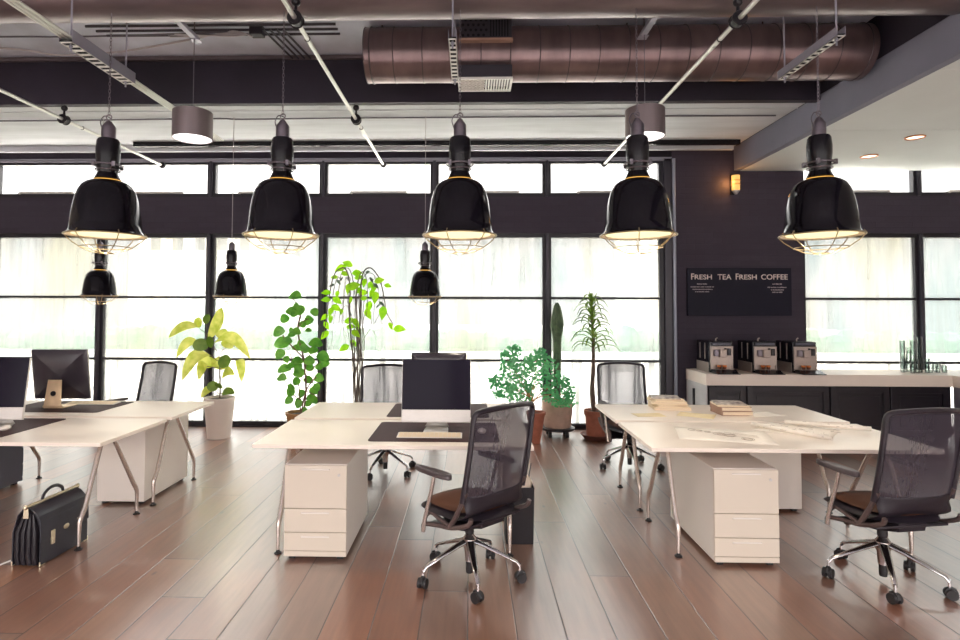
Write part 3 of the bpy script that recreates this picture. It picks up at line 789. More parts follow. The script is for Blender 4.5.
def sheet(x, y, w, d, rz, label, m='paper', name='paper_sheet', lines=0, cat='paper'):
    o = MB().grid(8, 6, lambda u, v: (w*(u-.5), d*(v-.5), .0015+.0012*sin(u*5+v*3))).build(name, M[m], None, solid=.001)
    o.location = (x, y, DZ+.0008); o.rotation_euler = (0,0,rz)
    tag(o, label, cat)
    return o
sheet(1.47, 4.80, .24, .15, .1, 'manila envelope left of the book piles on the right rear desk', 'envelope', 'envelope', cat='envelope')
sheet(1.86, 4.80, .28, .20, -.5, 'loose yellowish sheet between the two book piles', 'envelope')
sheet(2.42, 4.86, .30, .2, .3, 'loose white sheet right of the brown books')
# sheet with camera lens drawing
s1 = sheet(1.75, 4.05, .60, .42, radians(-15), 'white sheet with ringed pencil drawing on the right front desk', name='drawing_sheet')
ln = MB()
for (cx_, cy_, r_) in [(-.19,.12,.026),(-.14,.10,.020),(-.09,.075,.022),(-.02,.03,.040),(-.005,.02,.030),(.04,.0,.042),(.045,-.005,.03),(.14,-.09,.040),(.14,-.09,.028)]:
    ln.ring((cx_, cy_, .0042), r_, .0016, 24, 4)
for k in range(10):
    a = -.19+k*.033
    ln.tube([(a, .14-k*.02, .0042), (a+.06, .10-k*.02, .0042)], .0012, 4)
for k in range(3): ln.tube([(.02+.03*k, .10-.05*k, .0042), (.22, .03-.03*k, .0042)], .001, 4)
ln.build('pencil_drawing', M['ink'], s1)
s2 = sheet(2.36, 4.24, .46, .40, radians(-42), 'large creased plan sheet on the right front desk under a rolled edge', name='drawing_sheet')
ln = MB(); random.seed(11)
for k in range(26):
    a, b_ = random.uniform(-.2,.2), random.uniform(-.17,.17)
    if random.random() < .5: ln.tube([(a, b_, .0042), (a+random.uniform(.01,.07), b_, .0042)], .0011, 4)
    else: ln.tube([(a, b_, .0042), (a, b_+random.uniform(.01,.06), .0042)], .0011, 4)
ln.build('plan_lines', M['ink'], s2)
def roll(p0, p1, r, label):
    p0, p1 = V(p0), V(p1); c = (p0+p1)/2; d = p1-p0; L_ = d.length; a = math.atan2(d.y, d.x)
    t = thing('paper_roll', label, 'rolled drawing', (c.x, c.y, DZ+r+.0045), a)
    g = MB(); n = 40
    pts = []
    for i in range(n+1):
        th = 3*2*pi*i/n; rr = r*(1-.5*i/n); pts.append((rr*cos(th), rr*sin(th)))
    g.grid(n, 1, lambda u, v: ((v-.5)*L_, pts[round(u*n)][0], pts[round(u*n)][1]))
    g.build('paper', M['paper'], t, solid=.0012)
    mk = MB(); random.seed(int(L_*100))
    for k in range(14):
        x_ = random.uniform(-.47,.47)*L_; th = random.uniform(-2.6, .3)
        mk.box((x_, -.002, r+.0008), (x_+random.uniform(.006,.03), .002*random.random(), r+.0014), Matrix.Rotation(th+pi/2, 4, 'X'))
    mk.build('printed_marks', M['ink'], t)
    return t
roll((2.10, 4.36, 0), (2.40, 3.90, 0), .016, 'loosely rolled edge of plan nearest the camera on the right front desk')
roll((2.38, 4.44, 0), (2.86, 4.20, 0), .018, 'paper roll lying beyond the plan sheet on the right front desk')

# waste bin below the middle desk
t = thing('waste_bin', 'dark square waste bin with crumpled liner behind the middle chair', 'waste bin', (.342, 4.08, 0), .03)
bn = MB()
def sq(w, z): return [(w*a, w*b, z) for a, b in ((-1,-1),(1,-1),(1,1),(-1,1))]
vs = sq(.092,.0)+sq(.098,.385)+sq(.093,.385)+sq(.087,.008)
bn._add(vs, [(0,3,2,1)]+[(i, (i+1)%4, 4+(i+1)%4, 4+i) for i in range(4)]+[(4+i, 4+(i+1)%4, 8+(i+1)%4, 8+i) for i in range(4)]+[(8+i, 8+(i+1)%4, 12+(i+1)%4, 12+i) for i in range(4)]+[(12,13,14,15)])
bn.build('body', M['bin'], t, bevel=.004)
lb = MB(); lb.lathe([(.088,.34),(.098,.392),(.085,.42),(.060,.445),(.03,.455),(.001,.45)], 20, star=lambda th: 1+.05*sin(5*th)+.04*sin(9*th)); lb.build('liner', M['bag'], t, smooth=80)
for i in range(3):
    pn = MB().cyl((.03+.02*i,.0,.42),(.0+.045*i,.02,.50+.01*i), .0035, n=8).build('pen', M['clamp'])
    pn.matrix_world = Matrix.Translation((.342, 4.08, 0)) @ Matrix.Identity(4)
    tag(pn, ['pen poking from the waste bin, leaning toward the middle', 'pen poking upright from the waste bin', 'pen poking from the waste bin, leaning toward the window side'][i], 'pen', 'pens poking out of the waste bin')

# ------------------------------------------------------------------ briefcase
t = thing('briefcase', 'black leather briefcase with brass bar standing by the left desk leg', 'briefcase', (-2.742, 3.765, 0), radians(88)); t.scale = (1.06, 1.05, 1.04)
# local x: long axis (length .40), local -y is the flap side (towards +X world)
Lh, Dh = .20, .075
bd = MB().prism([(-Dh,.008),(Dh,.008),(Dh,.20),(Dh*.85,.27),(Dh*.3,.325),(-Dh*.3,.325),(-Dh*.85,.27),(-Dh,.20)], -Lh+.02, Lh-.02, 'x')
bd.build('body', M['leatherdark'], t, bevel=.008)
for s in (-1, 1):
    gs = MB()
    for k in range(4):
        yy = -.052+k*.035
        gs.tube([(s*(Lh-.015), yy, .012), (s*(Lh-.004), yy, .06), (s*(Lh-.004), yy, .20), (s*(Lh-.02), yy*.5, .30)], [.017,.017,.016,.008], 8)
    gs.build('gusset', M['leatherdark'], t)
fpts = [(.02,.345),(-.02,.343),(-.055,.315),(-.083,.27),(-.091,.21),(-.093,.145)]
fpo = catmull([(0, a, b) for a, b in fpts], 4)
outer = [(p.y, p.z) for p in fpo]; inner = [(p.y+.006, p.z-.003) for p in reversed(fpo)]
MB().prism(outer+inner, -Lh, Lh, 'x').build('flap', M['leather'], t, bevel=.002)
MB().prism([(-.088,.006),(-.081,.006),(-.081,.30),(-.086,.25)], -Lh+.003, Lh-.003, 'x').build('front_panel', M['leather'], t, bevel=.002)
MB().prism([(.081,.006),(.088,.006),(.088,.20),(.06,.30),(.02,.345),(.018,.338),(.055,.295),(.081,.20)], -Lh, Lh, 'x').build('back_panel', M['leather'], t, bevel=.002)
bar = MB().cyl((-Lh-.012,0,.352),(Lh+.012,0,.352), .010, n=14).ball((-Lh-.012,0,.352), .014).ball((Lh+.012,0,.352), .014)
bar.build('brass_bar', M['brass'], t)
for s in (-1, 1):
  tb = MB(); tb.prism([(-.012,.345),(.012,.345),(.018,.285),(-.018,.285)], s*(Lh+.006)-.003, s*(Lh+.006)+.003, 'x')
  tb.build('bar_tab', M['brass'], t, bevel=.002)
hd = MB().tube(catmull([(-.085,0,.356),(-.075,0,.385),(-.04,0,.408),(0,0,.414),(.04,0,.408),(.075,0,.385),(.085,0,.356)], 4), .011, 10, flat=.6)
hd.build('handle', M['leather'], t)
for s in (-1, 1):
    lk = MB().cbox((s*.11, -.0945, .158), (.030, .008, .055)).cbox((s*.11, -.0945, .118), (.024, .012, .030)).cyl((s*.11,-.102,.135),(s*.11,-.094,.135), .009, n=14)
    lk.build('clasp', M['brass'], t, bevel=.002)
MB().ball((0,-.0945,.168), .02, 14, 8, (1.2,.25,.8)).build('badge', M['brass'], t)
for sx in (-1, 1):
    for sy in (-1, 1):
        cn = MB(); cn.tube([(sx*(Lh-.002), sy*.086, .028), (sx*(Lh-.002), sy*.086, .006), (sx*(Lh-.04), sy*.087, .006)], .005, 6)
        cn.build('corner_guard', M['brass'], t)
MB().tube([(-Lh+.01,.10,.03),(-Lh-.03,.14,.018),(-Lh-.06,.17,.008)], .005, 8).build('strap_clip', M['alu'], t)

# ------------------------------------------------------------------ pendant lamps, front row and rear row
def lamp_parts(t, s=1.0, drop=.0):
    """origin: centre of the rim plane"""
    S = lambda pr: [(a*s, b*s) for a, b in pr]
    outer = [(.250,.0),(.252,.010),(.236,.018),(.225,.034),(.221,.08),(.214,.14),(.205,.20),(.193,.26),(.178,.31),(.155,.350),(.128,.372),(.10,.384),(.084,.388)]
    inner = [(.078,.378),(.124,.362),(.148,.340),(.170,.302),(.185,.255),(.197,.20),(.206,.14),(.213,.08),(.218,.034),(.228,.012),(.244,.004)]
    MB().lathe(S(outer), 48, cap=False).build('dome', M['black'], t)
    MB().lathe(S(inner), 48, cap=False).build('reflector', M['cream'], t)
    MB().lathe(S([(.001,.030),(.15,.026),(.208,.016),(.212,.010),(.001,.008)]), 40).build('diffuser', M['glow'], t)
    MB().ring((0,0,.004*s), .252*s, .0045*s, 48, 8).build('rim', M['wire'], t)
    vt = MB().lathe(S([(.080,.384),(.098,.3845),(.088,.391),(.072,.394)]), 32); vt.build('vent_slot', M['glowb'], t)
    MB().lathe(S([(.060,.38),(.076,.392),(.082,.400),(.070,.425),(.064,.440),(.001,.44)]), 32).build('neck', M['black'], t)
    so = MB().lathe(S([(.058,.435),(.064,.455),(.070,.50),(.076,.56),(.077,.61),(.071,.668),(.062,.682),(.001,.684)]), 28)
    so.build('socket', M['socket'], t)
    cl = MB().ring((0,0,.495*s), .092*s, .006*s, 32, 6).ring((0,0,.462*s), .076*s, .005*s, 32, 6)
    for k in range(4):
        a = pi/4+k*pi/2
        cl.cbox((.092*s*cos(a), .092*s*sin(a), .495*s), (.018*s,.018*s,.034*s))
        cl.cyl((.066*s*cos(a), .066*s*sin(a), .50*s), (.094*s*cos(a), .094*s*sin(a), .495*s), .005*s, n=6)
    cl.build('clamp_ring', M['steel'], t)
    MB().lathe(S([(.044,.68),(.044,.765),(.040,.775),(.022,.80),(.018,.808),(.001,.81)]), 16, star=lambda th: 1-.03*cos(8*th)).build('connector', M['steel'], t)
    cg = MB()
    cg.ring((0,0,-.078*s), .160*s, .0034*s, 36, 6); cg.ring((0,0,-.118*s), .050*s, .0034*s, 24, 6)
    for k in range(6):
        a = k*pi/3+.2
        cg.tube([(r*cos(a)*s, r*sin(a)*s, z*s) for r, z in ((.240,.026),(.256,.006),(.222,-.032),(.160,-.078),(.10,-.107),(.050,-.118))], .0034*s, 6)
    cg.tube([(.050*s*cos(.2), .050*s*sin(.2), -.118*s), (-.050*s*cos(.2), -.050*s*sin(.2), -.118*s)], .0032*s, 6)
    cg.build('wire_cage', M['wire'], t)
def chain(n, z0, pitch, r):
    g = MB()
    for k in range(n):
        z = z0+pitch*k
        pts = []
        for i in range(10):
            a = 2*pi*i/10; u = r*cos(a); w = pitch*.68*sin(a)
            pts.append((u, 0, z+w) if k % 2 == 0 else (0, u, z+w))
        g.tube(pts, r*.30, 4, closed=True, upv=(0,1,0) if k % 2 == 0 else (1,0,0))
    return g
ROWZ = 2.103
fl_lab = ['large black caged pendant, leftmost of the front row, over the left desks', 'large black caged pendant, second of the front row, left of the middle desks', 'large black caged pendant of the front row above the middle monitor', 'large black caged pendant of the front row hanging before the pier edge', 'large black caged pendant of the front row in front of the blackboard side']
for i, x in enumerate([-2.535, -1.306, -.072, 1.143, 2.37]):
    t = thing('pendant_lamp', fl_lab[i], 'pendant lamp', (x, 3.93, ROWZ), radians([8,-6,0,4,9][i]), group='front row of black caged pendant lamps')
    lamp_parts(t)
    MB().tube([(0,0,.805),(0,0,.82)], .008, 8).cyl((0,0,1.54),(0,0,1.58), .004, n=6).ring((0,0,.838), .018, .004, 16, 6, 'y').build('hook', M['steel'], t)
    MB().tube(catmull([(.012,.0,.83),(-.03,.0,.845),(-.055,0,.805),(-.045,0,.76),(-.036,0,.735)], 5), .0035, 6).build('power_cable', M['cable'], t)
    chain(26, .865, .0262, .0065).build('chain', M['steel'], t)
rl_lab = ['small black caged pendant near the windows, below the leftmost big lamp', 'small black caged pendant near the windows, between the fig and the second big lamp', 'small black caged pendant near the windows, above the middle desk chairs']
for i, x in enumerate([-4.19, -2.686, -.503]):
    t = thing('pendant_lamp', rl_lab[i], 'pendant lamp', (x, 6.4, 1.733), .3*i, group='rear row of small black caged pendant lamps')
    lamp_parts(t, .76)
    MB().tube([(0,0,.60),(0,0,2.04)], .0035, 6).build('cord', M['cablel'], t)

# ------------------------------------------------------------------ ceiling services
XE = 3.46
tb = MB().cyl((XL+.05, 4.06, 3.905), (XE, 4.06, 3.905), .200, n=48).build('air_duct', M['tubeduct'], smooth=60)
tag(tb, 'long brown round duct crossing the whole top of the room', 'air duct')
dk = thing('spiral_duct', 'thick spiral duct with ringed seams ending above the middle desk chairs', 'air duct', (0, 5.1, 3.885))
def dprof():
    g = MB(); g.cyl((-.93,0,0),(XE,0,0), .236, n=56)
    return g
dprof().build('duct_body', M['duct'], dk, smooth=60)
xk = -.93
while xk < XE-.02:
    MB().ring((xk,0,0), .237, .005, 48, 6, 'x').build('seam_ring', M['seam'], dk); xk += .255
MB().ring((-.88,0,0), .238, .007, 48, 6, 'x').build('seam_ring', M['seam'], dk)
# register boxes on the duct
def register(z0, z1, y0, y1, nm, mm, face):
    g = MB().box((-.09, y0, z0), (.35, y1, z1)); o = g.build(nm, M[mm], dk, bevel=.003)
    return o
up = register(.02, .215, -.285, -.20, 'upper_vent', 'ventdark', 0)
g = MB()
for r in range(4):
    for c in range(5): g.cyl((-.065+.044*c+(.022 if r % 2 else 0), -.289, .045+r*.044), (-.065+.044*c+(.022 if r % 2 else 0), -.284, .045+r*.044), .012, n=10)
for k in range(7): g.box((.165+k*.024, -.289, .035), (.177+k*.024, -.284, .195))
g.build('vent_slats', M['hole'], up)['kind'] = 'stuff'
MB().box((-.10,-.292,.0),(.36,-.20,.02)).build('vent_lip', M['bookbrown'], up)
lo = MB().box((-.10,-.30,-.325),(.352,-.10,-.215)).build('lower_vent', M['ventdark'], dk, bevel=.002)
fr = MB().box((-.115,-.40,-.345),(.365,-.385,-.325)).box((-.115,-.40,-.345),(-.095,-.09,-.325)).box((.345,-.40,-.345),(.365,-.09,-.325)).box((-.115,-.105,-.345),(.365,-.09,-.325))
fr = MB().box((-.105,-.315,-.345),(.357,-.30,-.326)).box((-.105,-.30,-.345),(-.085,-.03,-.326)).box((.337,-.30,-.345),(.357,-.03,-.326)).box((-.105,-.04,-.345),(.357,-.03,-.326))
fr.build('vent_frame', M['vent'], lo)
gr = MB()
for k in range(9): gr.box((.13+k*.023,-.30,-.340),(.142+k*.023,-.04,-.330))
for r in range(5):
    for c in range(6): gr.ring((-.065+c*.034, -.275+r*.055, -.335), .017, .005, 10, 4)
gr.box((-.085,-.30,-.333),(.12,-.03,-.331)); gr.build('vent_grille', M['vent'], lo)
hg_ = MB()
for x in (-.80, .15, 1.4, 2.6): hg_.cyl((x,0,.2),(x,0,.281), .006, n=8)
hg_.build('hanger_rod', M['seam'], dk)
MB().cyl((XL+.3, 3.9, 3.97), (XL+.3, 3.9, 4.165), .005, n=6).build('duct_hanger', M['seam'])
COL.objects['duct_hanger'].parent = tb
for x in (-5, -2.9, -.6, 1.6, 3.1):
    MB().cyl((x, 4.06, 3.98), (x, 4.06, 4.166), .006, n=8).build('hanger_rod', M['seam'], tb)

# three pale pipes running towards the windows, each with black clamps
def pipe(x, y0, y1, z, clamps, label, bend=0):
    t = thing('ceiling_pipe', label, 'pipe', (x, 0, z), group='pale ceiling pipes running to the windows')
    MB().cyl((0, y0, 0), (0, y1, 0), .0165, n=16).build('pipe', M['pipe'], t)
    for y in clamps:
        c = MB().cyl((0,y-.035,0),(0,y+.035,0), .044, n=20).ring((0,y-.03,0), .044, .007, 20, 6, 'y').ring((0,y+.03,0), .044, .007, 20, 6, 'y')
        c.cyl((0,y,.03),(0,y,.10), .012, .010, n=10).ball((0,y,.12), .032, 12, 8)
        c.build('clamp', M['clamp'], t)
    for y in [c+.28 for c in clamps]: MB().ring((0,y,0), .018, .004, 16, 6, 'y').build('joint', M['clamp'], t)
    MB().ball((0,y1-.02,0), .045, 12, 8).build('end_fitting', M['clamp'], t)
    y = y0+.25
    while y < y1:
        if y < 5.7 and abs(y-4.06) > .26: MB().cyl((0,y,.0),(0,y,4.167-z), .004, n=6).build('hanger_rod', M['seam'], t)
        y += 1.9
pipe(-4.20, 2.2, YW-.05, 3.545, [5.78], 'pale pipe at the far left running back to the windows')
pipe(-1.175, 2.0, YW-.05, 3.545, [3.77, 5.82], 'pale pipe left of the middle, passing under the long duct beside the second lamp chain')
pipe(1.79, 2.0, YW-.05, 3.545, [3.83], 'pale pipe right of the middle, running behind the brown cylinder lamp')

# perforated trays hung by two rods each
def tray(x, label, rails=False, y0=3.6, y1=4.30, z=3.322):
    t = thing('cable_tray', label, 'cable tray', (x, (y0+y1)/2, z), group='short perforated cable trays')
    L_ = (y1-y0)/2; w = .046 if rails else .027
    b = MB(); hh = .085 if rails else .062; b.box((-w,-L_,.0),(-w+.003,L_,hh)); b.box((w-.003,-L_,.0),(w,L_,hh))
    b.build('side_wall', M['traysteel'], t)
    g = MB(); n = 11
    g.box((-w,-L_,0),(-w+.008,L_,.003)); g.box((w-.008,-L_,0),(w,L_,.003))
    for k in range(n+1):
        y = -L_+(2*L_)*k/n; g.box((-w,max(-L_,y-.013),0),(w,min(L_,y+.013),.003))
    g.build('slotted_base', M['vent'], t)
    MB().box((-w+.003,-L_,.012),(w-.003,L_,.014)).build('slot_shade', M['hole'], t)  # added dark sheet, stands in for the shade seen through the slots
    for y in (-L_+.05, L_-.05):
        MB().cyl((0,y,-.04),(0,y,4.167-z), .006, n=8).cyl((0,y,-.012),(0,y,0), .013, n=6).build('hanger_rod', M['traysteel'], t)
    if rails:
        q = MB()
        for k in (-1, 0, 1): MB().cyl((k*.030,-2.2,.036),(k*.030,1.95,.036), .0105, n=10).build('conduit', M['pipe'], t)
    return t
tray(-2.62, 'perforated cable tray at left carrying three long pale conduits', True)
tray(-.116, 'perforated cable tray hanging in front of the middle lamp chain')
tray(2.322, 'perforated cable tray at right above the last big lamp')

# brown cylinder pendants
for i, (x, lb_) in enumerate([(-2.33, 'brown brushed cylinder lamp with white glowing base, beside the left conduits'), (1.437, 'brown brushed cylinder lamp with white glowing base, behind the fourth big pendant')]):
    t = thing('cylinder_lamp', lb_, 'pendant lamp', (x, 4.72, 3.02), 0, group='brown cylinder pendant lamps')
    MB().lathe([(.150,.03),(.150,.0),(.158,.0),(.158,.225),(.150,.231),(.001,.231)], 40, cap=False).build('shade', M['cyllamp'], t)
    MB().lathe([(.001,.006),(.149,.006),(.149,.010),(.001,.010)], 36).build('diffuser', M['glowd'], t)
    MB().cyl((0,0,.231),(0,0,.25), .018, n=12).cyl((.0,0,.23),(.0,0,.86), .0035, n=6).build('cable', M['cable'], t)
    MB().box((-.025,-.45,.855),(.025,.05,.885)).box((-.04,.0,.85),(.04,.08,.856)).build('mounting_channel', M['traysteel'], t)
    MB().cyl((0,-.2,.885),(0,-.2,1.147), .005, n=6).build('hanger_rod', M['seam'], t); MB().cyl((0,.0,.885),(0,.0,1.147), .005, n=6).build('hanger_rod', M['seam'], t)

def loose(name, pts, r, m, label, cat):
    o = MB().tube(catmull(pts, 6), r, 6).build(name, M[m]); return tag(o, label, cat)
loose('cable', [(-6.5,5.2,4.12),(-4.35,5.12,4.10),(-3.78,5.11,4.09),(-3.0,5.15,4.12),(-2.2,5.1,4.12)], .008, 'cable', 'dark cable sagging under the upper ceiling at left', 'cable')
loose('cable', [(-6.5,5.2,4.12),(-4.5,5.30,4.08),(-4.0,5.42,4.06),(-3.4,5.40,4.08),(-2.64,5.25,4.12),(-2.45,5.2,4.13)], .009, 'cablel', 'pale cable looping below the upper ceiling at left', 'cable')
loose('cable', [(-7.5,6.46,3.762),(-4.9,6.44,3.755),(-3.0,6.42,3.762),(-2.6,6.42,3.752),(-1.6,6.42,3.760),(-.5,6.42,3.762),(1,6.42,3.764),(3.4,6.42,3.764)], .009, 'cable', 'thin dark cable clipped along the pale soffit', 'cable')
cdg = 'parallel conduits under the upper ceiling'
for k in range(3):
    tag(MB().cyl((-3.46+.04*k, 5.0+.09*k, 4.13),(-1.2, 5.0+.09*k, 4.13), .012, n=8).build('conduit', M['ventdark']), ['conduit under the ceiling at left, nearest the long duct', 'conduit under the ceiling at left, middle of three parallel ones', 'conduit under the ceiling at left, closest to the beam'][k], 'conduit', cdg)
for k in range(4):
    tag(MB().cyl((-1.86+.06*k, 5.02, 4.10),(-1.78+.06*k, 5.62, 4.10), .010, n=8).build('conduit', M['ventdark']), 'short dark conduit running to the beam from the cable junction', 'conduit', 'short conduits beside the junction')
jb = MB().cbox((-1.94,5.1,4.12),(.12,.10,.09)).build('junction_box', M['ventdark'], bevel=.01); tag(jb, 'dark junction box under the ceiling feeding bunched cables', 'junction box')
for k in range(4):
    loose('cable', [(-1.98,5.1,4.10-.01*k),(-2.15,5.08,4.07+.015*k),(-2.45,5.1+.03*k,4.09+.012*k),(-2.8,5.15+.02*k,4.13)], .006, 'cablel', 'pale bunched cable leaving the junction box', 'cable')['group'] = 'cables bunched at the junction box'
tag(MB().box((-7.5, 5.66, 4.115),(3.4,5.70,4.15)).build('support_channel', M['tubeduct']), 'slim brown channel along the face of the dark beam', 'channel')
rl = MB().box((-4.42,7.36,3.715),(3.45,7.42,3.7755)); tag(rl.build('curtain_track', M['socket']), 'long black track fixed under the pale soffit', 'track')
wl = MB().box((XL,7.55,3.70),(3.45,7.60,3.775)); tag(wl.build('window_channel', M['soffit']), 'pale channel along the window head', 'channel')

# ------------------------------------------------------------------ coffee counter
CX0, CX1, CYF = 2.852, 5.77, 7.05
YP = YW-.05
ct = MB()
ct.box((CX0, CYF, .685), (CX1+.012, YP, .822))
ct.box((CX1, 5.6, .685), (CX1+.75, YP, .822))
tag(ct.build('worktop', M['counter'], bevel=.003), 'thick pale counter worktop carrying the coffee machines', 'countertop')
cb = thing('counter_cabinet', 'dark panelled counter base below the pale worktop', 'cabinet', (0,0,0))
MB().box((CX0+.02, CYF+.035, .08), (CX1, YP, .685)).build('body', M['cabinet'], cb)
MB().box((CX0+.05, CYF+.09, 0), (CX1, YP, .08)).build('plinth', M['machine'], cb)
MB().box((CX0+.004, CYF+.01, .0), (CX0+.02, YP, .685)).build('side_panel', M['cabside'], cb, bevel=.002)
MB().box((CX0-.014, CYF+.36, .30), (CX0+.004, CYF+.40, .60)).build('side_handle', M['window'], cb, bevel=.003)
xs = [CX0+.03, 3.34, 4.33, 5.04, CX1-.03]
for i in range(4):
    a, b_ = xs[i]+.008, xs[i+1]-.008
    d = MB().box((a, CYF+.012, .09), (b_, CYF+.035, .675))
    d = MB()
    d.box((a,CYF+.010,.09),(a+.07,CYF+.035,.675)); d.box((b_-.07,CYF+.010,.09),(b_,CYF+.035,.675)); d.box((a+.07,CYF+.010,.605),(b_-.07,CYF+.035,.675)); d.box((a+.07,CYF+.010,.09),(b_-.07,CYF+.035,.16))
    d.box((a+.07,CYF+.024,.16),(b_-.07,CYF+.033,.605)); d.box((a+.11,CYF+.016,.20),(b_-.11,CYF+.026,.565))
    d.build('door', M['cabinet'], cb, bevel=.004)
cr_ = thing('counter_cabinet', 'dark return leg of the counter at the picture edge', 'cabinet', (0,0,0))
MB().box((CX1+.03, 5.64, .08), (CX1+.74, CYF+.03, .685)).build('body', M['cabinet'], cr_)
MB().box((CX1+.06, 5.68, 0), (CX1+.70, CYF+.03, .08)).build('plinth', M['machine'], cr_)
MB().box((CX1+.006, 6.85, .0), (CX1+.03, CYF-.002, .685)).build('corner_post', M['traysteel'], cr_, bevel=.002)
for i in range(2): MB().box((CX1+.008, 5.68+i*.58, .10), (CX1+.03, 6.22+i*.58, .675)).build('door', M['cabinet'], cr_, bevel=.006)

def machine(x, y, label):
    t = thing('coffee_machine', label, 'coffee machine', (x, y, .823), 0, group='espresso machines on the counter')
    w = .145
    MB().box((-w, -.10, .0), (w, .30, .385)).build('housing', M['machine'], t, bevel=.012, seg=3)
    MB().box((-w-.004, -.08, .0), (-w+.004, .29, .125)).build('side_base', M['machinesteel'], t, bevel=.002)
    for yy in (.02, .17): MB().box((-w-.004, yy, .16), (-w+.003, yy+.02, .36)).build('side_strip', M['machinesteel'], t, bevel=.002)
    fp = MB(); fp.box((-w+.01,-.118,.10),(w-.005,-.10,.325)); fp.box((-w+.01,-.118,.03),(-w+.03,-.10,.10)); fp.box((w-.02,-.118,.03),(w-.005,-.10,.10)); fp.box((-w+.03,-.105,.03),(w-.02,-.099,.10))
    fp.build('front_panel', M['machinesteel'], t, bevel=.004)
    MB().box((-.10,-.15,.205),(-.045,-.115,.285)).build('milk_frother', M['steel'], t, bevel=.006)
    MB().box((-.04,-.165,.195),(.045,-.115,.285)).build('spout_block', M['machinesteel'], t, bevel=.006)
    MB().box((.065,-.135,.215),(.112,-.115,.30)).box((.03,-.125,.285),(.06,-.115,.305)).build('control_panel', M['machine'], t, bevel=.004)
    MB().box((-w+.03,-.124,.340),(w-.03,-.10,.372)).build('display', M['panel'], t, bevel=.004)
    MB().prism([(-.30,.0),(-.10,.0),(-.10,.035),(-.115,.045),(-.19,.045),(-.25,.012),(-.30,.010)], -w+.015, w+.0, 'x').build('drip_tray', M['machine'], t, bevel=.003)
    MB().box((-w+.05,-.185,.0455),(w-.03,-.12,.048)).build('drip_grid', M['machinesteel'], t)
    MB().tube([(.03,.12,.385),(.03,.12,.405),(.05,.12,.42)], .008, 8).build('top_knob', M['machinesteel'], t)
    return t
ml = ['black and steel coffee machine at the left end of the counter', 'black and steel coffee machine in the middle of the three', 'black and steel coffee machine standing in front of the window edge']
cups = []
for i, x in enumerate([3.10, 3.63, 4.115]):
    machine(x, 7.30, ml[i])
    for k in range(2):
        t = thing('espresso_cup', ['left','right'][k]+' espresso cup under the '+['left','middle','right'][i]+' coffee machine spout', 'cup', (x-.045+k*.065, 7.30-.150, .823+.0485), 0, group='small filled glasses under the machine spouts')
        MB().lathe([(.001,0),(.018,0),(.023,.030),(.001,.030)], 16).build('coffee', M['coffee'], t)
        MB().lathe([(.001,.030),(.0235,.030),(.0255,.048),(.001,.049)], 16).build('crema', M['crema'], t)

# glasses by the window
gl_ = MB()
prof = [(.001,.0),(.022,.0),(.030,.085),(.0275,.085),(.0200,.006),(.001,.006)]
proto = MB().lathe(prof, 16).build('drinking_glass', M['glass'])
gg = 'clear glasses stacked at the right of the counter'
cols = [(5.43,7.38,8,'tall leftmost stack'),(5.475,7.28,3,'short stack in front of the leftmost'),(5.50,7.44,4,'second stack from the left end'),(5.545,7.30,3,'front short stack left of the mullion'),(5.565,7.46,6,'third tall stack from the left end'),(5.615,7.34,3,'front short stack before the mullion'),(5.635,7.48,8,'tall stack before the mullion, its left one'),(5.685,7.32,3,'front short stack by the mullion'),(5.70,7.45,9,'tallest stack before the mullion'),(5.755,7.36,2,'low stack just right of the mullion'),(5.79,7.46,3,'back stack right of the mullion'),(5.83,7.34,2,'low front stack further right'),(5.88,7.44,2,'low back stack further right'),(5.93,7.36,1,'spot near the right end'),(5.99,7.45,1,'spot at the very right end')]
first = True
for (x, y, n, nm) in cols:
    for k in range(n):
        o = proto if first else proto.copy()
        if not first: COL.objects.link(o)
        first = False
        o.location = (x, y, .8225+k*.044)
        pos = 'alone' if n == 1 else ('bottom' if k == 0 else ('topmost' if k == n-1 else 'number %d up' % (k+1)))
        tag(o, 'clear glass, %s in the %s' % (pos, nm), 'drinking glass', gg)

# blackboard with lettering
bb = thing('menu_board', 'black menu board reading FRESH TEA FRESH COFFEE on the pier', 'sign', (3.560, YW-.055, 1.836))
MB().box((-.68,-.012,-.316),(.68,.024,.316)).build('board', M['board'], bb, bevel=.003)
def text(body, x0, x1, z0, h, m, parent, name, y):
    cu = bpy.data.curves.new(name, 'FONT'); cu.body = body; cu.size = 1; cu.offset = .012
    tmp = bpy.data.objects.new('tmp', cu); COL.objects.link(tmp)
    bpy.context.view_layer.update()
    dg = bpy.context.evaluated_depsgraph_get()
    me = bpy.data.meshes.new_from_object(tmp.evaluated_get(dg))
    bpy.data.objects.remove(tmp)
    vx = [v.co.x for v in me.vertices]; vy = [v.co.y for v in me.vertices]
    sx = (x1-x0)/(max(vx)-min(vx)); sy = h/(max(vy)-min(vy)); mx, my = min(vx), min(vy)
    for v in me.vertices:
        v.co = (x0+(v.co.x-mx)*sx, y, z0+(v.co.y-my)*sy)
    me.materials.clear(); me.materials.append(m)
    o = bpy.data.objects.new(name, me); COL.objects.link(o); o.parent = parent
    md = o.modifiers.new('s', 'SOLIDIFY'); md.thickness = .003; md.offset = 0
    return o
yy = -.0145
zb = .160
def word(big, small, x0, xs, x1, bh=.082, sh=.066):
    if big: text(big, x0, xs-.006, zb, bh, M['chalk'], bb, 'lettering', yy)
    text(small, xs, x1, zb+.002, sh, M['chalk'], bb, 'lettering', yy)
word('F', 'RESH', -.632, -.586, -.360)
word(None, 'TEA', 0, -.285, -.105, sh=.070)
word('F', 'RESH', -.048, -.002, .226)
word(None, 'COFFEE', 0, .284, .630, sh=.070)
sp_ = MB(); random.seed(2)
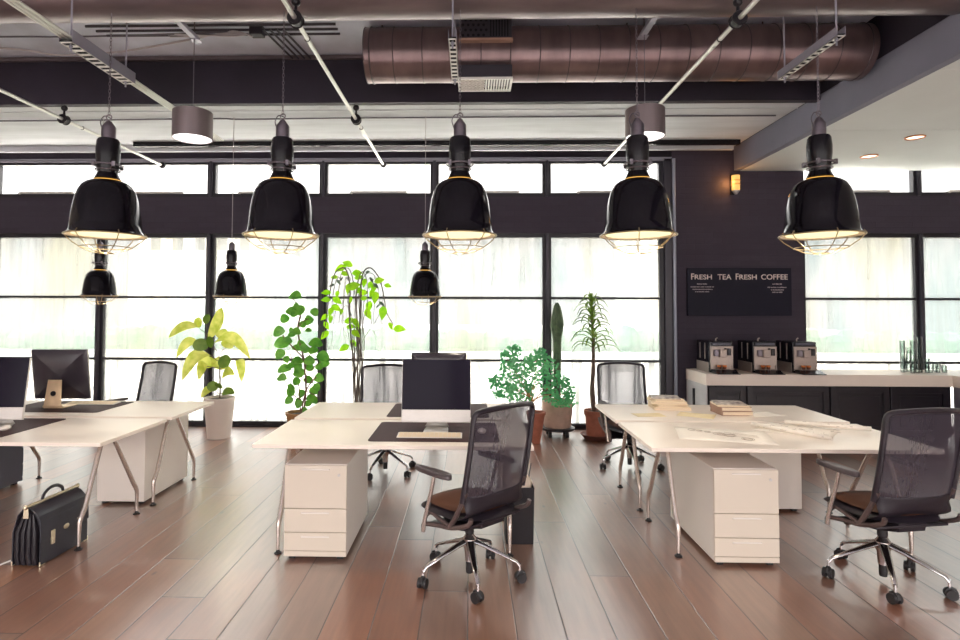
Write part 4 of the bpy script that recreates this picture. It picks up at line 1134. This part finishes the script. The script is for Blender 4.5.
for (cx_, rows) in ((-.49, [(.13,.016,.095),(.30,.014,.058),(.25,.013,.026),(.18,.014,-.006)]), (.49, [(.12,.020,.095),(.25,.016,.052),(.16,.013,.020),(.13,.016,-.012)])):
    for (w, h, z) in rows:
        sp_ = MB(); x = cx_-w/2
        while x < cx_+w/2:
            ww = random.uniform(.006,.014); sp_.box((x, yy-.0015, z), (x+ww, yy+.0015, z+h*random.uniform(.7,1))); x += ww+random.choice((.003,.003,.004,.010))
        sp_.build('text_line', M['chalkdim'], bb, smooth=0)

# wall sconce
t = thing('wall_sconce', 'glowing amber wall sconce on the dark pier beneath the dropped ceiling corner', 'wall light', (3.52, YW-.09, 3.28))
MB().box((-.055,.03,-.15),(-.005,.058,.12)).build('back_plate', M['socket'], t, bevel=.005)
MB().tube([(-.03,.04,0),(-.02,.0,0)], .012, 8).build('arm', M['brass'], t)
MB().lathe([(.001,-.10),(.05,-.10),(.052,.10),(.001,.10)], 20).build('glass_shade', M['sconce'], t)
MB().ring((0,0,.03), .053, .005, 20, 6).ring((0,0,-.02), .053, .005, 20, 6).build('shade_band', M['spotring'], t)
MB().lathe([(.001,-.15),(.018,-.15),(.042,-.115),(.05,-.10),(.001,-.10)], 16).build('finial', M['alu'], t)

# ------------------------------------------------------------------ plants
def leaf(g, base, tip, w, droop=.15, nrm=None, fold=.15, n=7, shape='oval', bend=0):
    """curved leaf blade from base to tip; nrm: facing direction"""
    b, p = V(base), V(tip); d = p-b; L_ = d.length
    if L_ < 1e-6: return
    nrm = V(nrm) if nrm else V((random.uniform(-.5,.5), -1, random.uniform(0,.8)))
    side = d.normalized().cross(nrm)
    if side.length < 1e-3: side = V((1,0,0))
    side.normalize(); nn = side.cross(d.normalized()).normalized()
    vs = []
    for i in range(n+1):
        t = i/n
        if shape == 'oval': ww = w*.5*(sin(pi*min(max(t, 0), 1))**.6)
        elif shape == 'round': ww = w*.5*max(0, 1-(2*t-1)**2)**.5
        elif shape == 'blade': ww = w*.5*(1-t)**.6*min(1, .4+t*4)
        else: ww = w*.5*sin(pi*t**.8)
        if i == 0 or i == n: ww = max(ww, .0004)
        c = b+d*t+V((0,0,1))*(droop*L_*4*t*(1-t))+side*(bend*L_*4*t*(1-t))
        vs += [c-side*ww+nn*(fold*ww), c, c+side*ww+nn*(fold*ww)]
    fs = []
    for i in range(n):
        a = i*3; fs += [(a,a+3,a+4,a+1),(a+1,a+4,a+5,a+2)]
    g._add(vs, fs)
def leaves_obj(g, m, t, name='leaves', label=None):
    o = g.build(name, M[m], t, smooth=80, fix=False)
    if label: o['label'] = label
    return o
def pot(t, r0, r1, h, m, rim=.012, rimh=.03, soil=True, base='pot'):
    MB().lathe([(.001,0),(r0,0),(r1,h-rimh),(r1+rim,h-rimh+.003),(r1+rim,h),(r1-.012,h),(r1-.02,h-.05),(.001,h-.05)], 36).build(base, M[m], t)
    if soil: MB().lathe([(.001,h-.048),(r1-.021,h-.048),(r1-.021,h-.03),(r1*.5,h-.02),(.001,h-.018)], 24).build('soil', M['soil'], t)

# 1 fig in the tall white pot
random.seed(21)
t = thing('potted_fig', 'fig with large yellow-green leaves in a tall white pot by the windows', 'potted plant', (-3.11, 7.12, 0))
pot(t, .135, .185, .495, 'whitepot', 0.001, .02)
k1 = 7.12/575/5.82
def F(cx, cy, dy=0): return ((cx-318)*k1, dy, .475+(625-cy)*k1)
st = MB()
st.tube(catmull([F(318,640), F(320,560), F(316,480), F(318,400,.0)], 5), [.009]*16, 8)
for pts in ([F(318,400),F(300,375,.02),F(285,340,.03),F(245,290,.04)], [F(318,400),F(320,370,-.02),F(340,340,-.05),F(360,328,-.06)], [F(316,400),F(290,402,.03),F(250,375,.05)], [F(318,440),F(285,440,-.03),F(250,435,-.05)], [F(318,450),F(350,440,-.05),F(385,430,-.08)], [F(318,410),F(370,400,.1),F(405,410,.14)], [F(285,340),F(240,320,.04),F(170,310,.05)], [F(245,290,.04),F(215,240,.03),F(190,215,0)], [F(318,520),F(330,500,-.03),F(335,495,-.03)], [F(318,590),F(340,590,-.06),F(345,588,-.06)], [F(318,600),F(290,590,.05),F(270,578,.06)]):
    st.tube(catmull(pts, 4), .0045, 6)
st.build('stem', M['bark'], t)
gy, gm = MB(), MB()
for (b, p, w, dr, bd) in [((235,280,.04),(322,92,.0),62,.04,.12), ((185,205,0),(38,268,-.12),44,.10,0), ((290,300,-.05),(515,390,-.10),52,.16,0), ((185,305,.05),(62,388,-.03),48,.16,0), ((250,375,.05),(112,518,-.08),66,.14,.05), ((250,420,-.05),(172,520,.08),52,.12,0), ((230,375,.05),(215,455,.15),80,.05,0), ((395,405,.14),(428,532,.1),44,.16,-.05), ((335,505,-.03),(425,480,-.1),40,.16,0), ((270,578,.06),(220,618,-.05),38,.14,0), ((175,150,.05),(172,215,.06),44,.02,0), ((345,300,.12),(250,250,.2),50,.1,0), ((300,300,.1),(360,330,.18),55,.1,0), ((240,420,.1),(330,450,.2),60,.05,0)]:
    leaf(gy, F(*b), F(*p), w*k1*1.3, dr*2.0, (random.uniform(-.2,.2), -1, .35), .2, 9, 'oval', bd)
for (b, p, w, dr) in [((240,310,.04),(168,320,-.08),58,.05), ((240,320,.02),(285,270,-.06),50,.02), ((340,375,-.08),(388,432,-.12),62,.0), ((320,545,-.04),(262,555,-.1),46,.02), ((318,560,-.04),(335,528,-.1),36,.0), ((342,595,-.06),(436,582,-.14),34,.16), ((205,185,.05),(250,135,.0),36,.0)]:
    leaf(gm, F(*b), F(*p), w*k1*1.3, dr, (random.uniform(-.2,.2), -1, .2), .12, 9, 'round')
leaves_obj(gy, 'leaf_yellow', t, 'leaves', 'large lime yellow leaves'); leaves_obj(gm, 'leaf_mid', t, 'leaves', 'rounder darker green leaves')

# 2 round-leaf plant behind the middle desk
random.seed(22)
t = thing('potted_rubber_plant', 'upright plant with round green leaves behind the middle desk end', 'potted plant', (-2.035, 6.9, 0))
pot(t, .12, .16, .36, 'basket', .014, .03)
k2 = 6.9/575/4.571
def G(cx, cy, dy=0): return ((cx-165)*k2, dy, .335+(585-cy)*k2)
st = MB()
for pts, r in (([G(180,590),G(188,480,.02),G(186,400,0),G(178,330,0),G(155,250,.02),G(150,190,0),G(160,140,0),G(165,100)], .008), ([G(165,590,.03),G(155,500,.05),G(150,450,.06),G(155,410)], .006), ([G(172,590,-.03),G(185,520,-.05),G(205,460,-.05),G(240,415,-.04)], .006), ([G(178,330),G(140,290,-.02),G(100,245,-.05),G(88,225,-.05)], .006), ([G(182,400),G(190,340,.05),G(205,310,.06),G(235,285,.05)], .005), ([G(125,370),G(118,345,.04),G(112,310,.05)], .004), ([G(150,200),G(170,165),G(200,150)], .004), ([G(186,420),G(230,370,-.05),G(262,345,-.05)], .004), ([G(160,140),G(140,80),G(120,55)], .004), ([G(178,330),G(150,345),G(125,370)], .004), ([G(190,480),G(225,500,.03),G(240,515,.04)], .004), ([G(170,520),G(140,500,-.03),G(120,470,-.03),G(95,425,-.05)], .004)):
    st.tube(catmull(pts, 4), r*1.35, 7)
st.build('stem', M['barkred'], t)
g = MB()
for (x, y, w, a) in [(122,52,66,0),(175,112,50,1),(78,155,52,.4),(120,125,62,-.3),(195,165,56,.4),(72,215,62,.3),(62,272,70,0),(228,270,66,-.1),(150,212,44,-.2),(85,312,52,.8),(165,345,54,0),(268,328,62,-.2),(262,362,60,.1),(212,345,52,0),(85,390,64,.2),(86,424,52,0),(146,405,58,.2),(240,430,52,-.1),(130,485,50,.8),(114,526,42,.5),(168,500,48,.8),(215,488,48,-.5),(160,540,42,1.2),(186,568,30,.2),(232,468,40,-1),(120,252,44,0),(190,285,44,0),(240,512,46,-.9),(235,122,44,-.8),(150,95,34,-.6),(205,205,30,0),(140,460,40,0),(110,335,36,-1),(245,375,40,0),(130,205,30,0),(185,300,40,.6),(165,270,44,.3),(135,290,44,-.4),(200,380,46,.2),(160,370,42,.7),(125,370,40,.2),(190,440,48,-.3),(150,440,46,.5),(205,520,44,.1),(140,540,40,.6),(165,180,40,-.5),(145,130,40,.4),(225,300,46,.3),(110,230,36,.2),(170,400,44,-.6),(195,545,38,.3)]:
    dy = random.uniform(-.14,.14); dx = cos(a)*w*.5; dz = sin(a)*w*.5
    s = 1 if random.random() < .5 else -1
    leaf(g, G(x-s*dx, y-dz*-s*1, dy), G(x+s*dx, y+dz*-s*1, dy-.03), w*k2*.84, .12, (random.uniform(-.4,.4), -1, random.uniform(-.2,.9)), .22, 8, 'oval')
leaves_obj(g, 'leaf_green', t)

# 3 tall arching plant
random.seed(23)
t = thing('potted_vine_tree', 'tall thin-stemmed plant with bright lime leaves behind the middle monitor chair', 'potted plant', (-1.415, 7.2, 0))
pot(t, .12, .16, .33, 'terracotta', .014, .03)
k3 = 7.2/575/4.267
def H(cx, cy, dy=0): return ((cx-240)*k3, dy, .458+(640-cy)*k3)
st, sd = MB(), MB()
arcs = [([(238,700,0),(228,520,.01),(205,300,.03),(205,150,.02),(185,78,-.02),(145,105,-.06),(125,200,-.08),(110,330,-.10),(100,372,-.1)], .009),
 ([(242,700,0),(245,500,-.02),(252,300,0),(258,120,0),(290,75,.03),(330,120,.06),(350,200,.08),(362,270,.1),(395,325,.1)], .009),
 ([(236,700,.02),(240,450,.04),(232,260,.05),(215,120,.05),(190,75,.08),(160,100,.12),(145,200,.13),(130,290,.14)], .006),
 ([(246,700,.02),(262,480,.0),(245,320,-.05),(240,180,-.06),(262,95,-.08),(285,130,-.10),(290,230,-.12),(285,285,-.12)], .006),
 ([(240,700,-.02),(222,480,-.04),(228,330,-.04),(200,240,-.04),(170,270,-.05),(165,330,-.05)], .004),
 ([(244,700,0),(268,420,.04),(262,300,.05),(290,260,.05),(300,330,.06),(320,380,.05)], .004),
 ([(240,700,.03),(250,420,.08),(240,200,.1),(262,110,.1),(300,100,.1),(320,150,.1),(330,230,.1)], .005),
 ([(238,700,0),(225,500,0),(240,380,0),(220,300,-.1),(200,200,-.1),(180,240,-.1)], .004),
 ([(235,600,0),(220,530,-.05),(190,498,-.08),(150,478,-.08)], .003),
 ([(240,640,0),(248,480,.05),(228,420,.05),(212,400,.03),(185,425,.0)], .003),
 ([(240,520,0),(262,400,-.05),(325,300,-.07),(350,240,-.07)], .003),
 ([(238,480,0),(215,400,-.05),(205,330,-.07),(230,300,-.09)], .003)]
paths = []
for k in range(9):
    a0 = 228+k*3.2; arcs.append(([(a0, 720, random.uniform(-.05,.05)), (a0-4+random.uniform(-6,6), 560, random.uniform(-.05,.05)), (222+k*5.5, 420, random.uniform(-.05,.05)), (205+k*8+random.uniform(-8,8), 260, random.uniform(-.06,.06)), (200+k*10, 150+random.uniform(-30,30), random.uniform(-.06,.06))], .0045))
for k in range(8):
    x = random.choice((120,150,165,190,290,320,345,300))+random.uniform(-12,12); y = random.uniform(180,260); arcs.append(([(x*.6+96, 130, 0), (x*.8+48, 120, .05), (x, y, .08), (x+random.uniform(-10,10), y+110, .1), (x+random.uniform(-25,25), y+170, .1)], .0026))
for pts, r in arcs:
    q = catmull([H(*p) for p in pts], 7); paths.append(q)
    st.tube(q, [r*1.4*(1-.6*i/(len(q)-1)) for i in range(len(q))], 6)
st.build('stem', M['barkgrey'], t)
g, gd = MB(), MB()
for (x, y, a, w) in [(195,60,2.8,34),(158,78,3.6,40),(185,103,5.9,26),(140,118,3.3,22),(115,185,3.2,30),(112,215,3.2,30),(150,190,4.6,24),(155,218,5.7,36),(150,250,5.8,36),(125,265,4.4,30),(118,298,4.6,28),(92,290,3.8,30),(105,325,5.3,30),(105,365,4.0,34),(195,165,4.5,38),(240,100,.0,34),(245,118,.1,30),(232,158,.3,44),(260,183,.0,34),(270,208,0,26),(335,132,.2,34),(305,165,4.5,34),(300,185,4.3,30),(320,205,4.6,40),(285,245,4.5,40),(288,275,5.2,36),(355,270,4.6,44),(388,325,5.2,26),(425,337,6.2,40),(375,155,6.0,24),(205,305,.1,36),(208,330,.1,30),(238,312,5.4,34),(238,335,5.3,30),(238,358,5.6,34),(220,402,5.6,30),(182,422,3.7,36),(175,265,4.6,20),(262,140,4.6,30),(290,150,4.4,26),(245,175,4.2,26),(210,215,4.6,24)]:
    w *= 1.22; dx, dz = cos(a)*w*.5, sin(a)*w*.5; dy = random.uniform(-.12,.12)
    leaf(g, H(x-dx*1.15, y+dz*1.15, dy), H(x+dx*1.15, y-dz*1.15, dy-.02), w*k3*.66, .05, (random.uniform(-.3,.3), -1, random.uniform(-.1,.4)), .1, 7, 'lance')
for (x, y, a, w) in [(165,140,5.4,28),(125,152,3.6,26),(175,125,.8,22),(320,155,5.5,36),(345,232,5.6,34),(300,130,5.3,28),(205,278,5,18),(330,240,4,24),(285,95,.3,24)]:
    dx, dz = cos(a)*w*.5, sin(a)*w*.5; dy = random.uniform(-.08,.08)
    leaf(gd, H(x-dx, y+dz, dy), H(x+dx, y-dz, dy-.02), w*k3*.45, .05, None, .1, 6, 'lance')
leaves_obj(g, 'leaf_lime', t, 'leaves', 'bright lime leaves'); leaves_obj(gd, 'leaf_dark', t, 'leaves', 'darker grey-green leaves')

# 4 emerald bush in a tapering terracotta pot
random.seed(24)
t = thing('potted_bush', 'bushy small-leaved plant with emerald leaves in a tapering terracotta pot', 'potted plant', (.79, 6.95, 0))
pot(t, .050, .108, .375, 'terracotta', .010, .035)
k4 = 6.95/575/5.821
def J(cx, cy, dy=0): return ((cx-322)*k4, dy, .355+(450-cy)*k4)
st = MB()
cl = [(190,100,45),(165,150,48),(175,205,58),(120,290,55),(175,300,50),(230,265,55),(330,140,48),(310,215,50),(380,150,45),(405,200,55),(430,270,55),(500,315,38),(480,265,35),(400,345,50),(450,370,55),(510,380,35),(265,330,45),(190,340,42),(250,380,35),(350,105,30),(90,265,35),(110,345,25),(140,110,22),(200,80,22),(240,190,45),(370,270,50),(300,160,50),(285,300,30),(510,340,30)]
for i, (x, y, r) in enumerate(cl):
    if i % 2 == 0:
        st.tube(catmull([J(300,470), J(296,400), J(300+(x-300)*.35, 350+(y-350)*.3, random.uniform(-.05,.05)), J(x, y, random.uniform(-.1,.1))], 4), [.008 if i < 6 else .005]*9+[.003]*4, 6)
st.build('stem', M['barkorange'], t)
g = MB()
for (x, y, r) in cl:
    for k in range(int(r*1.15)):
        a = random.uniform(0, 2*pi); q = r*sqrt(random.random()); dy = random.uniform(-1,1)*r*k4*1.3
        p = J(x+q*cos(a), y+q*sin(a)*.85, dy); th = random.uniform(0, 2*pi); l_ = random.uniform(14,22)*k4
        leaf(g, p, (p[0]+l_*cos(th), p[1]+random.uniform(-.01,.01), p[2]+l_*sin(th)*.6), l_*.8, .0, None, .1, 3, 'round')
leaves_obj(g, 'leaf_emerald', t)

# 5 cactus in a clay pot on a wheeled stand
t = thing('potted_cactus', 'tall columnar cactus in a large clay pot on a wheeled stand', 'potted plant', (1.108, 7.36, 0))
st = MB().cyl((0,0,.085),(0,0,.115), .215, n=36); st.build('plant_stand', M['window'], t, bevel=.004)
for k in range(4):
    a = pi/4+k*pi/2
    MB().cyl((.15*cos(a),.15*sin(a),.03),(.15*cos(a),.15*sin(a),.086), .012, n=8).cyl((.15*cos(a)-.018,.15*sin(a),.034),(.15*cos(a)+.018,.15*sin(a),.034), .034, n=18).build('caster', M['rubber'], t)
MB().lathe([(.001,.116),(.160,.116),(.172,.14),(.188,.32),(.190,.445),(.178,.452),(.170,.41),(.001,.41)], 40).build('pot', M['clay'], t)
MB().lathe([(.001,.41),(.168,.41),(.168,.42),(.08,.43),(.001,.432)], 24).build('soil', M['soil'], t)
pf = [(.001,.42),(.042,.42),(.046,.70),(.050,.98),(.052,1.18),(.060,1.26),(.078,1.34),(.086,1.39),(.078,1.46),(.062,1.55),(.044,1.63),(.026,1.67),(.010,1.685),(.001,1.685)]
MB().lathe(pf, 56, star=lambda th: .86+.16*abs(cos(3.5*th))).build('column', M['cactus'], t, smooth=50)
sp2 = MB(); random.seed(9)
for i in range(7):
    a = 2*pi*i/7
    zz = .5
    while zz < 1.72:
        for j in range(len(pf)-1):
            if pf[j][1] <= zz <= pf[j+1][1]: r = pf[j][0]+(pf[j+1][0]-pf[j][0])*(zz-pf[j][1])/(pf[j+1][1]-pf[j][1]); break
        for q in range(3):
            b_ = a+random.uniform(-.5,.5); p = V((r*1.0*cos(a), r*1.0*sin(a), zz)); e = p+V((cos(b_)*.014, sin(b_)*.014, random.uniform(-.006,.008)))
            sp2.tube([p, e], [.0011,.0004], 3)
        zz += .028
sp2.build('spines', M['spine'], t, smooth=0)

# 6 dracaena
random.seed(26)
t = thing('potted_dragon_tree', 'slim dragon tree with arching narrow leaves in a terracotta pot on a saucer', 'potted plant', (1.56, 7.2, 0))
MB().lathe([(.001,0),(.13,0),(.155,.02),(.195,.065),(.185,.068),(.14,.03),(.001,.028)], 36).build('saucer', M['terradark'], t)
MB().lathe([(.001,.03),(.112,.03),(.130,.29),(.146,.293),(.148,.355),(.136,.357),(.128,.31),(.001,.31)], 36).build('pot', M['terracotta'], t)
MB().lathe([(.001,.31),(.127,.31),(.127,.33),(.06,.34),(.001,.342)], 24).build('soil', M['soil'], t)
k6 = 7.2/575/7.11
def K(cx, cy, dy=0): return ((cx-375)*k6-.03, dy, 0.955+(535-cy)*k6)
MB().tube(catmull([(-.02,0,.33),(-.045,0,.6),(-.03,0,.85),K(376,500),K(375,350),K(368,220),K(360,120)], 5), [.030]*6+[.026]*6+[.021]*8+[.016]*6+[.010]*5, 10).build('trunk', M['bark'], t)
g = MB()
for i in range(50):
    f = i/50; cy = 455-f*355; x0 = 375-f*12
    a = i*2.399; L_ = (180-90*f)*k6*random.uniform(.8,1.05)*1.15
    b_ = V(K(x0, cy, 0)); d = V((cos(a), sin(a)*.8, 0))
    up = .25+.55*f
    q = [b_, b_+d*L_*.35+V((0,0,L_*(.16+.3*f))), b_+d*L_*.75+V((0,0,L_*(.12+.25*f))), b_+d*L_*(1.0)+V((0,0,-L_*(.18-.2*f)))]
    q = catmull(q, 3); n = len(q)-1; vs = []; s_ = V((-d.y, d.x, 0))
    for j, p in enumerate(q):
        tt = j/n; w = .026*(1-tt)**.55*min(1, .5+tt*4)+.001
        vs += [p-s_*w+V((0,0,w*.5)), p, p+s_*w+V((0,0,w*.5))]
    g._add(vs, [x for j in range(n) for x in ((j*3,j*3+3,j*3+4,j*3+1),(j*3+1,j*3+4,j*3+5,j*3+2))])
for (x, y) in ((350,35),(410,45),(375,50),(385,60),(345,60)):
    leaf(g, K(362,125), K(x, y), .02, .03, None, .1, 6, 'blade')
leaves_obj(g, 'leaf_blade', t)

# ------------------------------------------------------------------ camera
f, yaw, pit, rol = 575., radians(1.4), radians(2.0), radians(.17)
fw = V((-sin(yaw)*cos(pit), cos(yaw)*cos(pit), sin(pit)))
r0 = V((cos(yaw), sin(yaw), 0)); u0 = r0.cross(fw)
Rv = cos(rol)*r0+sin(rol)*u0; Uv = Rv.cross(fw)
cam = bpy.data.cameras.new('camera'); co = bpy.data.objects.new('camera', cam); COL.objects.link(co)
co.matrix_world = Matrix(((Rv.x, Uv.x, -fw.x, 0), (Rv.y, Uv.y, -fw.y, 0), (Rv.z, Uv.z, -fw.z, 1.61), (0,0,0,1)))
cam.sensor_fit = 'HORIZONTAL'; cam.sensor_width = 36; cam.lens = 36*f/960
cam.shift_x = (480-456)/960; cam.shift_y = -(320-288)/960
cam.clip_start = .05; cam.clip_end = 200
SC.camera = co

# ------------------------------------------------------------------ light
w = bpy.data.worlds.new('sky'); SC.world = w; w.use_nodes = True; nt = w.node_tree
bg = nt.nodes['Background']
tc = N(nt, 'ShaderNodeTexCoord'); sp = N(nt, 'ShaderNodeSeparateXYZ'); nt.links.new(tc.outputs['Generated'], sp.inputs[0])
mr = N(nt, 'ShaderNodeMapRange'); mr.inputs['From Min'].default_value = -.4; mr.inputs['From Max'].default_value = .2
mr.inputs['To Min'].default_value = .85; mr.inputs['To Max'].default_value = .72
mz = N(nt, 'ShaderNodeMapRange'); mz.inputs['From Min'].default_value = .2; mz.inputs['From Max'].default_value = .75
mz.inputs['To Min'].default_value = 1; mz.inputs['To Max'].default_value = 8.5
mm = N(nt, 'ShaderNodeMath', operation='MULTIPLY')
nt.links.new(sp.outputs[2], mz.inputs['Value'])
nt.links.new(sp.outputs[1], mr.inputs['Value']); nt.links.new(mr.outputs[0], mm.inputs[0]); nt.links.new(mz.outputs[0], mm.inputs[1]); nt.links.new(mm.outputs[0], bg.inputs['Strength'])
wc = N(nt, 'ShaderNodeValToRGB'); wc.color_ramp.elements[0].position = .3; wc.color_ramp.elements[0].color = (1, .945, .93, 1)
wc.color_ramp.elements[1].position = .62; wc.color_ramp.elements[1].color = (1, .985, .955, 1)
m2 = N(nt, 'ShaderNodeMapRange'); m2.inputs['From Min'].default_value = -1; m2.inputs['From Max'].default_value = 1
nt.links.new(sp.outputs[1], m2.inputs['Value']); nt.links.new(m2.outputs[0], wc.inputs[0]); nt.links.new(wc.outputs[0], bg.inputs['Color'])
def portal(x0, x1, z0, z1, y, sgn):
    l = bpy.data.lights.new('portal', 'AREA'); l.shape = 'RECTANGLE'; l.size = x1-x0; l.size_y = z1-z0
    l.cycles.is_portal = True
    o = bpy.data.objects.new('daylight_portal', l); COL.objects.link(o); o.location = ((x0+x1)/2, y, (z0+z1)/2)
    o.rotation_euler = (radians(90)*(-1 if sgn > 0 else 1), 0, 0)
portal(XL, 2.7, 0, 3.6, YW+.12, 1); portal(4.4, 7.5, 0, 3.6, YW+.12, 1); portal(XL, XR, .2, 3.75, YB-.12, -1)
def lamp(name, x, y, z, e, col, size=.2):
    l = bpy.data.lights.new(name, 'AREA'); l.shape = 'DISK'; l.size = size; l.energy = e; l.color = col
    o = bpy.data.objects.new(name, l); COL.objects.link(o); o.location = (x, y, z)
def bulb(x, y, z, e):
    l = bpy.data.lights.new('pendant_bulb', 'SPOT'); l.energy = e; l.color = (1,.90,.74); l.shadow_soft_size = .008; l.spot_size = radians(150); l.spot_blend = .6
    o = bpy.data.objects.new('pendant_bulb', l); COL.objects.link(o); o.location = (x, y, z)
for x in (-2.535, -1.306, -.072, 1.143, 2.37): bulb(x, 3.93, ROWZ-.002, 6)
for x in (-4.19, -2.686, -.503): bulb(x, 6.4, 1.73, 3)
l = bpy.data.lights.new('sconce_glow', 'POINT'); l.energy = 1.0; l.color = (1,.45,.12); l.shadow_soft_size = .05
o = bpy.data.objects.new('sconce_glow', l); COL.objects.link(o); o.location = (3.44, YW-.12, 3.28)

vs_ = SC.view_settings
vs_.view_transform = 'Standard'; vs_.look = 'None'; vs_.gamma = 1; vs_.exposure = 1.85; vs_.use_curve_mapping = False
SC.cycles.use_denoising = True
SC.cycles.max_bounces = 8; SC.cycles.diffuse_bounces = 5; SC.cycles.transparent_max_bounces = 16
SC.cycles.sample_clamp_indirect = 8
